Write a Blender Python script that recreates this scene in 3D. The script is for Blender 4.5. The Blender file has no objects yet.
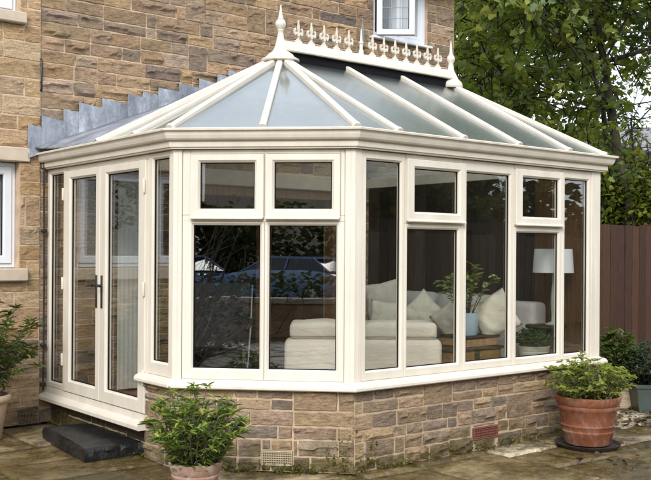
import bpy, bmesh, math, random
from mathutils import Vector, noise, Matrix
R = math.radians
C = bpy.data.collections.new('scene_collection'); bpy.context.scene.collection.children.link(C)
scn = bpy.context.scene

# ------------------------------------------------------------------ materials
def nodes_of(name):
    m = bpy.data.materials.new(name); m.use_nodes = True
    nt = m.node_tree; nt.nodes.clear()
    return m, nt, nt.nodes.new('ShaderNodeOutputMaterial')
def N(nt, typ, **kw):
    n = nt.nodes.new(typ)
    for k, v in kw.items():
        if k in n.inputs.keys(): n.inputs[k].default_value = v
        else: setattr(n, k, v)
    return n
def ramp(nt, fac, stops):
    r = nt.nodes.new('ShaderNodeValToRGB'); e = r.color_ramp.elements
    while len(e) < len(stops): e.new(0.5)
    for el, (p, c) in zip(e, stops): el.position = p; el.color = (*c, 1) if len(c) == 3 else c
    nt.links.new(fac, r.inputs[0]); return r.outputs[0]
def mix(nt, fac, a, b, mode='MIX'):
    m = nt.nodes.new('ShaderNodeMix'); m.data_type = 'RGBA'; m.blend_type = mode
    for s, v in ((0, fac), (6, a), (7, b)):
        if hasattr(v, 'is_linked'): nt.links.new(v, m.inputs[s])
        else: m.inputs[s].default_value = v if s == 0 else (*v, 1)
    return m.outputs[2]
def objco(nt, scale=(1, 1, 1)):
    t = nt.nodes.new('ShaderNodeTexCoord'); mp = nt.nodes.new('ShaderNodeMapping'); mp.inputs['Scale'].default_value = scale
    nt.links.new(t.outputs['Object'], mp.inputs[0]); return mp.outputs[0]
def nz(nt, co, scale, detail=5, rough=.6, dist=0):
    n = N(nt, 'ShaderNodeTexNoise', Scale=scale, Detail=detail, Roughness=rough, Distortion=dist)
    nt.links.new(co, n.inputs['Vector']); return n.outputs['Fac']
def bump(nt, h, strength, dist, prev=None):
    b = N(nt, 'ShaderNodeBump', Strength=strength, Distance=dist); nt.links.new(h, b.inputs['Height'])
    if prev is not None: nt.links.new(prev, b.inputs['Normal'])
    return b.outputs[0]
def mathn(nt, op, a, b=None):
    m = nt.nodes.new('ShaderNodeMath'); m.operation = op
    for i, v in enumerate((a, b)):
        if v is None: continue
        if hasattr(v, 'is_linked'): nt.links.new(v, m.inputs[i])
        else: m.inputs[i].default_value = v
    return m.outputs[0]

def mat(name, base, rough=.5, var=.12, vs=6, bs=0, bscale=60, bdist=.003, metal=0, vscale=(1, 1, 1), spec=.5, base2=None):
    """plain surface: colour with slow noise variation, noise bump"""
    m, nt, out = nodes_of(name)
    p = N(nt, 'ShaderNodeBsdfPrincipled', Roughness=rough, Metallic=metal)
    p.inputs['Specular IOR Level'].default_value = spec
    co = objco(nt, vscale); n1 = nz(nt, co, vs)
    lo = [max(0, c * (1 - var)) for c in base]; hi = [c * (1 + var) for c in base] if base2 is None else base2
    nt.links.new(ramp(nt, n1, [(.3, lo), (.7, hi)]), p.inputs['Base Color'])
    n2 = nz(nt, co, vs * 4)
    nt.links.new(ramp(nt, n2, [(.3, (rough * .8,) * 3), (.7, (min(1, rough * 1.2),) * 3)]), p.inputs['Roughness'])
    if bs: nt.links.new(bump(nt, nz(nt, co, bscale), bs, bdist), p.inputs['Normal'])
    nt.links.new(p.outputs[0], out.inputs[0]); return m

def stone_mat(name, stain, moss=0, mosstop=.3):
    """blocks coloured by their own 'tone' attribute, with grain, soot blotches and moss"""
    m, nt, out = nodes_of(name)
    p = N(nt, 'ShaderNodeBsdfPrincipled', Roughness=.9); p.inputs['Specular IOR Level'].default_value = .25
    at = nt.nodes.new('ShaderNodeAttribute'); at.attribute_name = 'tone'
    co = objco(nt); cs = objco(nt, (1, 1, 3.2))
    c = at.outputs['Color']
    g = nz(nt, cs, 22, 8, .7)
    c = mix(nt, .85, c, ramp(nt, g, [(.28, (.30, .28, .26)), (.46, (.88, .87, .86)), (.56, (1.05, 1.04, 1.02)), (.72, (1.62, 1.55, 1.46))]), 'MULTIPLY')
    big = nz(nt, co, 5.5, 6, .65)
    c = mix(nt, ramp(nt, big, [(.5, (0, 0, 0)), (.68, (stain,) * 3)]), c, (.075, .068, .064))
    sp = nz(nt, co, 130, 3, .6)
    c = mix(nt, ramp(nt, sp, [(.57, (0, 0, 0)), (.66, (.55,) * 3)]), c, (.10, .085, .07))
    if moss:
        geo = nt.nodes.new('ShaderNodeNewGeometry'); sx = nt.nodes.new('ShaderNodeSeparateXYZ'); nt.links.new(geo.outputs['Position'], sx.inputs[0])
        h = mathn(nt, 'SUBTRACT', 1.0, mathn(nt, 'DIVIDE', sx.outputs[2], mosstop))
        f = mathn(nt, 'ADD', h, mathn(nt, 'MULTIPLY', mathn(nt, 'SUBTRACT', nz(nt, co, 4, 7, .7), .5), 3.2))
        c = mix(nt, ramp(nt, f, [(.35, (0, 0, 0)), (1.05, (moss,) * 3)]), c, ramp(nt, nz(nt, co, 30), [(.35, (.055, .045, .022)), (.65, (.15, .125, .035))]))
    nt.links.new(c, p.inputs['Base Color'])
    b1 = bump(nt, nz(nt, cs, 24, 9, .75), 1.0, .028)
    b2 = bump(nt, nz(nt, co, 120, 4, .7), .5, .004, b1)
    nt.links.new(b2, p.inputs['Normal']); nt.links.new(p.outputs[0], out.inputs[0]); return m

def pot_mat(name, lo, hi, salt, amt):
    m, nt, out = nodes_of(name); p = N(nt, 'ShaderNodeBsdfPrincipled', Roughness=.85); p.inputs['Specular IOR Level'].default_value = .25
    co = objco(nt); c = ramp(nt, nz(nt, co, 8, 8, .65), [(.3, lo), (.7, hi)])
    c = mix(nt, ramp(nt, nz(nt, objco(nt, (1, 1, .6)), 7, 8, .7, .6), [(.50, (0, 0, 0)), (.66, (amt,) * 3)]), c, salt)
    c = mix(nt, ramp(nt, nz(nt, objco(nt, (1, 1, 2)), 11, 9, .75), [(.56, (0, 0, 0)), (.68, (.75,) * 3)]), c, (.045, .032, .02))
    nt.links.new(c, p.inputs['Base Color']); nt.links.new(bump(nt, nz(nt, co, 45, 6, .7), .5, .004), p.inputs['Normal']); nt.links.new(p.outputs[0], out.inputs[0]); return m
def fabric_mat(name, base):
    m, nt, out = nodes_of(name); p = N(nt, 'ShaderNodeBsdfPrincipled', Roughness=.95); p.inputs['Specular IOR Level'].default_value = .15
    co = objco(nt); w = nz(nt, objco(nt, (1, 1, 4)), 190, 2); c = ramp(nt, w, [(.3, [v * .8 for v in base]), (.7, [min(.9, v * 1.12) for v in base])])
    c = mix(nt, .5, c, ramp(nt, nz(nt, co, 3, 4), [(.3, (.8, .8, .8)), (.7, (1.1, 1.1, 1.1))]), 'MULTIPLY'); nt.links.new(c, p.inputs['Base Color'])
    b = bump(nt, nz(nt, objco(nt, (1, 1, 2.2)), 7, 5, .55, 1.0), .4, .025); nt.links.new(bump(nt, w, .5, .003, b), p.inputs['Normal']); nt.links.new(p.outputs[0], out.inputs[0]); return m
def leaf_mat(name, rough=.42, trans=.3):
    m, nt, out = nodes_of(name)
    at = nt.nodes.new('ShaderNodeAttribute'); at.attribute_name = 'tone'
    p = N(nt, 'ShaderNodeBsdfPrincipled', Roughness=rough); p.inputs['Specular IOR Level'].default_value = .35
    t = nt.nodes.new('ShaderNodeBsdfTranslucent'); ms = N(nt, 'ShaderNodeMixShader', Fac=trans)
    nt.links.new(at.outputs['Color'], p.inputs['Base Color'])
    nt.links.new(mix(nt, 1, at.outputs['Color'], (1.3, 1.35, .6), 'MULTIPLY'), t.inputs['Color'])
    nt.links.new(p.outputs[0], ms.inputs[1]); nt.links.new(t.outputs[0], ms.inputs[2]); nt.links.new(ms.outputs[0], out.inputs[0]); return m

def glass_mat(name, tint, ior, rough=0.0, wave=0.0, film=None, filmfac=0):
    """thin pane: sees straight through, mirrors by Fresnel (same from both faces)"""
    m, nt, out = nodes_of(name)
    g = nt.nodes.new('ShaderNodeNewGeometry')
    i = mathn(nt, 'ADD', ior, mathn(nt, 'MULTIPLY', g.outputs['Backfacing'], 1 / ior - ior))
    fr = nt.nodes.new('ShaderNodeFresnel'); nt.links.new(i, fr.inputs['IOR'])
    tr = nt.nodes.new('ShaderNodeBsdfTransparent'); tr.inputs[0].default_value = (*tint, 1)
    gl = N(nt, 'ShaderNodeBsdfGlossy', Roughness=rough); gl.inputs[0].default_value = (.96, .98, 1, 1)
    if wave:
        b = bump(nt, nz(nt, objco(nt), 2.2, 1), wave, .02)
        nt.links.new(b, gl.inputs['Normal'])
    base = tr.outputs[0]
    if film:
        d0 = nt.nodes.new('ShaderNodeBsdfDiffuse'); d0.inputs[0].default_value = (*film, 1); d1 = nt.nodes.new('ShaderNodeBsdfTranslucent'); d1.inputs[0].default_value = (.75, .8, .8, 1)
        d = N(nt, 'ShaderNodeMixShader', Fac=.6); nt.links.new(d0.outputs[0], d.inputs[1]); nt.links.new(d1.outputs[0], d.inputs[2])
        mf = N(nt, 'ShaderNodeMixShader', Fac=filmfac); nt.links.new(base, mf.inputs[1]); nt.links.new(d.outputs[0], mf.inputs[2]); base = mf.outputs[0]
        co = objco(nt, (1, 1, 1))
        nt.links.new(ramp(nt, nz(nt, co, 3, 5), [(.3, (filmfac * .6,) * 3), (.7, (filmfac * 1.3,) * 3)]), mf.inputs[0])
    ms = nt.nodes.new('ShaderNodeMixShader'); nt.links.new(fr.outputs[0], ms.inputs[0])
    nt.links.new(base, ms.inputs[1]); nt.links.new(gl.outputs[0], ms.inputs[2]); nt.links.new(ms.outputs[0], out.inputs[0]); return m

def patio_mat():
    m, nt, out = nodes_of('wet_mossy_flagstone')
    p = N(nt, 'ShaderNodeBsdfPrincipled', Roughness=.5); p.inputs['Specular IOR Level'].default_value = .5
    co = objco(nt); at = nt.nodes.new('ShaderNodeAttribute'); at.attribute_name = 'tone'; base = at.outputs['Color']
    g = nz(nt, co, 8, 10, .74, .3)
    base = mix(nt, .9, base, ramp(nt, g, [(.30, (.2, .19, .17)), (.47, (.85, .84, .82)), (.68, (1.9, 1.8, 1.6))]), 'MULTIPLY')
    al = nz(nt, objco(nt, (1, 1.3, 1)), 2.3, 9, .7, .4)
    base = mix(nt, ramp(nt, al, [(.43, (0, 0, 0)), (.56, (.85,) * 3)]), base, ramp(nt, nz(nt, co, 17, 8, .72), [(.32, (.016, .010, .003)), (.5, (.075, .048, .014)), (.66, (.24, .165, .055))]))
    gm = nz(nt, co, 3.4, 8, .72)
    base = mix(nt, ramp(nt, gm, [(.53, (0, 0, 0)), (.64, (.75,) * 3)]), base, ramp(nt, nz(nt, co, 40, 6, .7), [(.35, (.040, .038, .010)), (.65, (.14, .125, .035))]))
    sp = nz(nt, co, 90, 4, .65)
    base = mix(nt, ramp(nt, sp, [(.60, (0, 0, 0)), (.68, (.6,) * 3)]), base, (.30, .26, .19))
    nt.links.new(base, p.inputs['Base Color'])
    nt.links.new(ramp(nt, al, [(.40, (.55,) * 3), (.56, (.17,) * 3)]), p.inputs['Roughness'])
    b = bump(nt, nz(nt, co, 14, 9, .72), .8, .014); b = bump(nt, nz(nt, co, 90, 4, .7), .4, .003, b)
    nt.links.new(b, p.inputs['Normal']); nt.links.new(p.outputs[0], out.inputs[0]); return m

def lead_mat():
    m, nt, out = nodes_of('weathered_lead')
    p = N(nt, 'ShaderNodeBsdfPrincipled', Roughness=.6, Metallic=.1); co = objco(nt, (1, 1, .45))
    a = nz(nt, co, 5, 9, .74, .3)
    nt.links.new(ramp(nt, a, [(.28, (.09, .10, .12)), (.42, (.19, .21, .25)), (.56, (.32, .345, .39)), (.72, (.62, .635, .66))]), p.inputs['Base Color'])
    b = bump(nt, nz(nt, objco(nt), 8, 4), .9, .014); nt.links.new(b, p.inputs['Normal'])
    nt.links.new(p.outputs[0], out.inputs[0]); return m

def wood_mat(name, lo, hi, rough=.65, scale=(14, 14, 1.2)):
    m, nt, out = nodes_of(name)
    p = N(nt, 'ShaderNodeBsdfPrincipled', Roughness=rough); p.inputs['Specular IOR Level'].default_value = .3
    at = nt.nodes.new('ShaderNodeAttribute'); at.attribute_name = 'tone'
    g = nz(nt, objco(nt, scale), 5, 7, .65, .4)
    c = mix(nt, 1, ramp(nt, g, [(.28, lo), (.72, hi)]), at.outputs['Color'], 'MULTIPLY')
    nt.links.new(c, p.inputs['Base Color']); nt.links.new(bump(nt, g, .5, .006), p.inputs['Normal'])
    nt.links.new(p.outputs[0], out.inputs[0]); return m

def slate_mat(name, a, b, sc=5.0):
    m, nt, out = nodes_of(name)
    p = N(nt, 'ShaderNodeBsdfPrincipled', Roughness=.75)
    br = nt.nodes.new('ShaderNodeTexBrick'); br.offset = .5
    br.inputs['Color1'].default_value = (*a, 1); br.inputs['Color2'].default_value = (*b, 1); br.inputs['Mortar'].default_value = (.03, .03, .03, 1)
    br.inputs['Scale'].default_value = sc; br.inputs['Mortar Size'].default_value = .03; br.inputs['Brick Width'].default_value = 1.3; br.inputs['Row Height'].default_value = 1.0
    nt.links.new(objco(nt), br.inputs['Vector'])
    nt.links.new(br.outputs['Color'], p.inputs['Base Color']); nt.links.new(bump(nt, br.outputs['Fac'], -.6, .02), p.inputs['Normal'])
    nt.links.new(p.outputs[0], out.inputs[0]); return m

M = {}
M['cream'] = mat('cream_upvc', (.67, .612, .515), .40, .055, 5, .08, 14, .002, vscale=(1.6, 1.6, .35), base2=(.735, .68, .585))
M['white'] = mat('white_upvc', (.72, .745, .80), .35, .03, 3)
M['glass'] = glass_mat('window_glass', (.975, .98, .965), 1.78, 0, .03)
M['slopeglass'] = glass_mat('tinted_glass_dimmed', (.88, .92, .90), 1.95, .26, 0, (.085, .11, .10), .36)  # same tinted glass, film darkened for the dim reflection on the long slope
M['roofglass'] = glass_mat('tinted_glass_skylit', (.90, .94, .94), 2.4, .10, 0, (.19, .23, .245), .34)  # same tinted glass, film lightened and blued to suggest mirrored sky
M['stone_grey'] = stone_mat('sooty_gritstone', .42)
M['stone_buff'] = stone_mat('clean_buff_sandstone', .12)
M['stone_dwarf'] = stone_mat('mossy_gritstone', .30, .8, .33)
M['mortar'] = mat('pink_buff_mortar', (.54, .40, .275), .95, .22, 8, .5, 90, .004)
M['mortar_dw'] = mat('dwarf_wall_mortar', (.46, .345, .235), .95, .3, 7, .5, 90, .004)
M['ashlar'] = mat('smooth_sandstone', (.52, .43, .33), .85, .12, 9, .3, 80, .003)
M['patio'] = patio_mat()
M['lead'] = lead_mat(); M['soil_moss'] = mat('mossy_joint_soil', (.035, .028, .010), .95, .4, 18, 1, 60, .01, base2=(.10, .085, .025))
M['slab'] = mat('black_slate', (.007, .0075, .008), .38, .45, 7, .9, 14, .02, base2=(.022, .023, .024))
M['black'] = mat('black_plastic', (.018, .018, .02), .45, .2)
M['darkseal'] = mat('dark_rubber', (.010, .010, .011), .8, .2, spec=.1)
M['steel'] = mat('steel', (.5, .5, .5), .3, .1, metal=1)
M['fence'] = wood_mat('red_brown_stained_timber', (.030, .0125, .007), (.085, .038, .020))
M['fence_dark'] = wood_mat('dark_timber', (.02, .014, .01), (.05, .035, .025)); M['fence_far'] = wood_mat('far_fence_timber', (.06, .045, .032), (.20, .15, .10))
M['oak'] = wood_mat('orange_timber', (.13, .065, .03), (.26, .14, .065), .45)
M['floor'] = wood_mat('reddish_floorboards', (.13, .06, .035), (.24, .12, .07), .35, (1.5, 14, 14))
M['plaster'] = mat('pale_plaster', (.62, .60, .54), .9, .05)
M['darkroom'] = mat('dark_room_shade', (.035, .03, .027), .9, .2)  # near-black walls: the shade of unlit rooms put into the colour
M['terracotta'] = pot_mat('weathered_terracotta', (.27, .15, .11), (.42, .275, .215), (.55, .44, .38), .7)
M['terracotta_orange'] = pot_mat('orange_terracotta', (.17, .055, .025), (.29, .115, .06), (.42, .30, .24), .55)
M['beige_pot'] = mat('beige_pot', (.48, .36, .25), .6, .12, 6)
M['cream_box'] = mat('cream_painted_wood', (.40, .32, .22), .75, .3, 9, .3, 30, .004, vscale=(1, 1, 6))
M['green_pot'] = mat('grey_green_glaze', (.065, .085, .075), .45, .2, 5)
M['soil'] = mat('soil', (.03, .02, .014), 1, .4, 20, 1, 40, .02)
M['leaf'] = leaf_mat('leaves', .45, .5); M['twig'] = mat('pale_twig', (.20, .165, .13), .9, .3, 8); M['leaf_gloss'] = leaf_mat('glossy_leaves', .35, .32)
M['bark'] = mat('bark', (.085, .068, .052), .95, .4, 12, 1, 22, .02, vscale=(1, 1, .3))
M['linen'] = fabric_mat('cream_linen', (.68, .615, .52)); M['linen_dark'] = fabric_mat('grey_linen', (.50, .475, .45)); M['cushion'] = fabric_mat('ivory_cushion', (.76, .70, .57))
M['lampshade'] = mat('grey_lampshade', (.66, .68, .70), .9, .03, 4)
M['ceramic_blue'] = mat('pale_blue_ceramic', (.42, .55, .65), .3, .06, 10)
M['ceramic'] = mat('pale_green_ceramic', (.42, .44, .36), .35, .1, 10)
M['black_fabric'] = mat('black_sling', (.02, .02, .022), .8, .2)
M['brick_red'] = mat('red_airbrick', (.17, .06, .04), .85, .2, 20)
M['tan_vent'] = mat('tan_airbrick', (.40, .33, .22), .8, .15, 20)
M['slate'] = slate_mat('roof_slate', (.16, .16, .18), (.26, .25, .26), 4)
M['render'] = mat('pale_render', (.55, .55, .54), .9, .08)
M['carblue'] = mat('blue_car_paint', (.20, .32, .55), .15, .03, spec=.7)
M['tyre'] = mat('tyre_rubber', (.02, .02, .02), .9, .2)
M['darkglass'] = mat('dark_glazing', (.02, .025, .03), .08, .1, spec=.8)
M['lawn'] = mat('rough_grass', (.03, .05, .012), .95, .3, 3, .8, 40, .03, base2=(.07, .09, .03))
M['tarmac'] = mat('tarmac', (.05, .05, .052), .9, .2, 8, .4, 120, .004)
M['litter'] = leaf_mat('dead_leaves', .8, .05)
M['spike_grey'] = mat('dull_grey_brown', (.22, .19, .165), .8, .3, 12); M['wire'] = mat('dark_wire', (.03, .032, .03), .6, .2)
M['curtain'] = mat('pale_curtain', (.58, .58, .53), .95, .05, 5)

# ------------------------------------------------------------------ mesh builder
def vv(*a): return Vector(a)
class MB:
    def __init__(s): s.v = []; s.f = []; s.c = []; s.col = (1, 1, 1)
    def vert(s, p): s.v.append(tuple(p)); s.c.append(s.col); return len(s.v) - 1
    def verts(s, ps): return [s.vert(p) for p in ps]
    def face(s, *i): s.f.append(tuple(i))
    def build(s, name, m, parent=None, smooth=False, recalc=True, angle=None):
        me = bpy.data.meshes.new(name); me.from_pydata(s.v, [], s.f)
        a = me.color_attributes.new('tone', 'FLOAT_COLOR', 'POINT')
        flat = []
        for c in s.c: flat += [c[0], c[1], c[2], 1]
        a.data.foreach_set('color', flat)
        if recalc:
            bm = bmesh.new(); bm.from_mesh(me); bmesh.ops.recalc_face_normals(bm, faces=bm.faces); bm.to_mesh(me); bm.free()
        if smooth:
            me.shade_smooth()
            if angle: me.set_sharp_from_angle(angle=R(angle))
        me.materials.append(m)
        o = bpy.data.objects.new(name, me); C.objects.link(o)
        if parent is not None: 
            o.parent = parent; bpy.context.view_layer.update(); o.matrix_parent_inverse = parent.matrix_world.inverted()
        return o
    def grid(s, rows):
        idx = [s.verts(r) for r in rows]
        for a, b in zip(idx, idx[1:]):
            for i in range(len(a) - 1): s.face(a[i], a[i + 1], b[i + 1], b[i])
        return idx
    def loops(s, ls, close_u=True, close_v=False, cap=True):
        """list of equal-length rings, bridged"""
        idx = [s.verts(l) for l in ls]; n = len(idx[0])
        prs = list(zip(idx, idx[1:])) + ([(idx[-1], idx[0])] if close_v else [])
        for a, b in prs:
            for i in range(n if close_u else n - 1): s.face(a[i], a[(i + 1) % n], b[(i + 1) % n], b[i])
        if cap and not close_v: s.face(*idx[0][::-1]); s.face(*idx[-1])
        return idx
    def boxp(s, P, a0, a1, b0, b1, c0, c1, bev=.003):
        """chamfered box; P(a,b,c) maps to a point"""
        a0, a1 = min(a0, a1), max(a0, a1); b0, b1 = min(b0, b1), max(b0, b1); c0, c1 = min(c0, c1), max(c0, c1)
        k = min(bev, (a1 - a0) * .3, (b1 - b0) * .3, (c1 - c0) * .3)
        A = (a0, a1); B = (b0, b1); D = (c0, c1); id = {}
        for i in (0, 1):
            for j in (0, 1):
                for l in (0, 1):
                    x, y, z = A[i], B[j], D[l]; sx, sy, sz = (k if i == 0 else -k), (k if j == 0 else -k), (k if l == 0 else -k)
                    id[i, j, l, 0] = s.vert(P(x, y + sy, z + sz)); id[i, j, l, 1] = s.vert(P(x + sx, y, z + sz)); id[i, j, l, 2] = s.vert(P(x + sx, y + sy, z))
        q = ((0, 0), (1, 0), (1, 1), (0, 1))
        for i in (0, 1):
            s.face(*[id[i, j, l, 0] for j, l in q]); s.face(*[id[j, i, l, 1] for j, l in q]); s.face(*[id[j, l, i, 2] for j, l in q])
        for i in (0, 1):
            for j in (0, 1):
                s.face(id[i, j, 0, 0], id[i, j, 1, 0], id[i, j, 1, 1], id[i, j, 0, 1])
                s.face(id[i, 0, j, 0], id[i, 1, j, 0], id[i, 1, j, 2], id[i, 0, j, 2])
                s.face(id[0, i, j, 1], id[1, i, j, 1], id[1, i, j, 2], id[0, i, j, 2])
                for l in (0, 1): s.face(id[i, j, l, 0], id[i, j, l, 1], id[i, j, l, 2])
    def box(s, x0, x1, y0, y1, z0, z1, bev=.003): s.boxp(lambda a, b, c: (a, b, c), x0, x1, y0, y1, z0, z1, bev)
    def prism(s, poly, z0, z1):
        s.loops([[(x, y, z0) for x, y in poly], [(x, y, z1) for x, y in poly]])
    def slab(s, pts, th):
        """flat polygon given thickness th along its normal (downwards)"""
        p = [Vector(q) for q in pts]; n = (p[1] - p[0]).cross(p[2] - p[0]).normalized()
        if n.z < 0: n = -n
        s.loops([[tuple(q - n * th) for q in p], [tuple(q) for q in p]])
    def tube(s, pts, rad, n=8, cap=True):
        pts = [Vector(p) for p in pts]
        if not hasattr(rad, '__len__'): rad = [rad] * len(pts)
        ls = []; ref = None
        for i, p in enumerate(pts):
            t = (pts[min(i + 1, len(pts) - 1)] - pts[max(i - 1, 0)]).normalized()
            if ref is None: ref = t.orthogonal().normalized()
            ref = (ref - t * ref.dot(t)).normalized(); b = t.cross(ref)
            ls.append([p + (ref * math.cos(2 * math.pi * k / n) + b * math.sin(2 * math.pi * k / n)) * rad[i] for k in range(n)])
        s.loops(ls, cap=cap)
    def lathe(s, prof, c, n=32, wob=0):
        s.loops([[(c[0] + r * math.cos(2 * math.pi * k / n), c[1] + r * math.sin(2 * math.pi * k / n), c[2] + z + (wob * math.sin(k * 2 * math.pi * 5 / n) if r > 0 else 0)) for k in range(n)] for r, z in prof])
    def bar(s, p0, p1, w, h, up=None, drop=0):
        """glazing bar with rounded cap: swept profile from p0 to p1"""
        p0, p1 = Vector(p0), Vector(p1); t = (p1 - p0).normalized(); up = Vector(up or (0, 0, 1)); sd = t.cross(up).normalized(); u = sd.cross(t)
        pr = [(-w / 2, -drop), (-w / 2, h * .55), (-w * .40, h * .86), (-w * .30, h), (w * .30, h), (w * .40, h * .86), (w / 2, h * .55), (w / 2, -drop)]
        s.loops([[p + sd * a + u * b for a, b in pr] for p in (p0, p1)])

class Fr:
    """wall frame: s along wall, d outwards, z up"""
    def __init__(f, Q, d, n): f.Q = Vector(Q); f.d = Vector(d).normalized(); f.n = Vector(n).normalized()
    k = 1.0
    def P(f, s, d, z): q = f.Q + f.d * (s * f.k) + f.n * d; return (q.x, q.y, z)
    def box(f, mb, s0, s1, d0, d1, z0, z1, bev=.003): mb.boxp(f.P, s0, s1, d0, d1, z0, z1, bev)
    def ring(f, mb, s0, s1, z0, z1, wl, wr, wb, wt, d0, d1, b=.012):
        def lp(l, r, bo, t, d): return [f.P(s0 + l, d, z0 + bo), f.P(s1 - r, d, z0 + bo), f.P(s1 - r, d, z1 - t), f.P(s0 + l, d, z1 - t)]
        c = .004
        mb.loops([lp(0, 0, 0, 0, d0), lp(0, 0, 0, 0, d1 - c), lp(c, c, c, c, d1), lp(wl, wr, wb, wt, d1), lp(wl + b, wr + b, wb + b, wt + b, d1 - b), lp(wl + b, wr + b, wb + b, wt + b, d0)], close_v=True)
    def pane(f, mb, s0, s1, z0, z1, d, th=.012): f.box(mb, s0, s1, d - th, d, z0, z1, 0.0005)
    def glight(f, parent, name, s0, s1, z0, z1, gl, gr, gb, gt, d0, d1, gd, mt='cream', b=.012):
        """a framed light: ring + gasket + pane as sub-parts; gl..gt = glass edges"""
        m = MB(); f.ring(m, s0, s1, z0, z1, gl - s0 - b, s1 - gr - b, gb - z0 - b, z1 - gt - b, d0, d1, b)
        o = m.build(name, M[mt], parent)
        g = MB(); f.ring(g, gl - .001, gr + .001, gb - .001, gt + .001, .004, .004, .004, .004, gd - .004, gd + .006, .003); g.build('gasket', M['darkseal'], o)
        p = MB(); f.pane(p, gl, gr, gb, gt, gd); p.build('pane', M['glass'], o)
        return o

def tag(o, label, cat, group=None, kind=None):
    if label: o['label'] = label
    if cat: o['category'] = cat
    if group: o['group'] = group
    if kind: o['kind'] = kind
    return o
def thing(name, label, cat, loc=(0, 0, 0), group=None, rz=0):
    o = bpy.data.objects.new(name, None); o.location = loc; o.rotation_euler = (0, 0, rz); o.empty_display_size = .1; C.objects.link(o)
    bpy.context.view_layer.update(); return tag(o, label, cat, group)
def struct(o): o['kind'] = 'structure'; return o

# ------------------------------------------------------------------ camera and frame of reference
CAM = Vector((-3.0558, -7.4484, 1.4109)); HEAD = .8935; F = 941.35; HY = 251.493; ROLL = .0065
cd = bpy.data.cameras.new('camera'); cam = bpy.data.objects.new('camera', cd); C.objects.link(cam)
cd.sensor_width = 36; cd.lens = 36 * F / 651; cd.shift_y = 11.493 / 651; cd.clip_end = 500; cd.clip_start = .05
scn.camera = cam
fw = Vector((math.cos(HEAD), math.sin(HEAD), 0)); rt = Vector((math.sin(HEAD), -math.cos(HEAD), 0))
cr = (rt + Vector((0, 0, ROLL))).normalized(); cu = cr.cross(fw)
cam.matrix_world = Matrix((( cr.x, cu.x, -fw.x, CAM.x), (cr.y, cu.y, -fw.y, CAM.y), (cr.z, cu.z, -fw.z, CAM.z), (0, 0, 0, 1)))
def sight(u, v): return fw + cr * ((u - 325.5) / F) + cu * ((HY - v) / F)
def at(u, v, depth): return CAM + sight(u, v) * depth
def aty(u, v, y):
    d = sight(u, v); return CAM + d * ((y - CAM.y) / d.y)
def atz(u, v, z):
    d = sight(u, v); return CAM + d * ((z - CAM.z) / d.z)

A = Vector((0, 0)); B = Vector((0, -2.077)); Cc = Vector((.8314, -2.9084)); D = Vector((3.428, -2.9084)); E_ = Vector((3.428, 0))
LEFT = Fr(A, (0, -1), (-1, 0)); FAC = Fr(B, (Cc - B), (-(Cc - B).y * -1, 0)); fd = (Cc - B).normalized()
FAC = Fr(B, fd, (fd.y, -fd.x)); LONG = Fr(Cc, (1, 0), (0, -1)); RIGHT = Fr(D, (0, 1), (1, 0)); WALL = Fr((0, 0), (1, 0), (0, -1))
FL = (Cc - B).length; LL = 2.606; LEFT.k = 1.0138; LONG.k = .9965

# ------------------------------------------------------------------ stone walling
GREY = [((.345, .25, .165), 5), ((.385, .275, .175), 5), ((.27, .21, .16), 2.6), ((.44, .305, .185), 3), ((.31, .24, .18), 3), ((.195, .165, .14), 1.0), ((.41, .315, .225), 3)]
BUFF = [((.49, .345, .205), 5), ((.53, .385, .24), 5), ((.45, .31, .175), 2.5), ((.50, .385, .265), 3), ((.31, .25, .19), .3)]
DWARF = [((.34, .255, .18), 5), ((.28, .22, .165), 3), ((.38, .285, .185), 4), ((.215, .18, .145), 1.3), ((.40, .30, .185), 2.4), ((.35, .28, .21), 3)]
def pick(rng, pal):
    t = rng.random() * sum(w for _, w in pal)
    for c, w in pal:
        t -= w
        if t <= 0: break
    k = rng.uniform(1.08, 1.5); return (c[0] * k * 1.02, c[1] * k * rng.uniform(.965, 1.01), c[2] * k * rng.uniform(.88, 1.0))
def minus(rects, hole):
    out = []; a, b, c, d = hole
    for s0, s1, z0, z1 in rects:
        if s1 <= a or s0 >= b or z1 <= c or z0 >= d: out.append((s0, s1, z0, z1)); continue
        if s0 < a: out.append((s0, a, z0, z1))
        if s1 > b: out.append((b, s1, z0, z1))
        x0, x1 = max(s0, a), min(s1, b)
        if z0 < c: out.append((x0, x1, z0, c))
        if z1 > d: out.append((x0, x1, d, z1))
    return out
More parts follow.
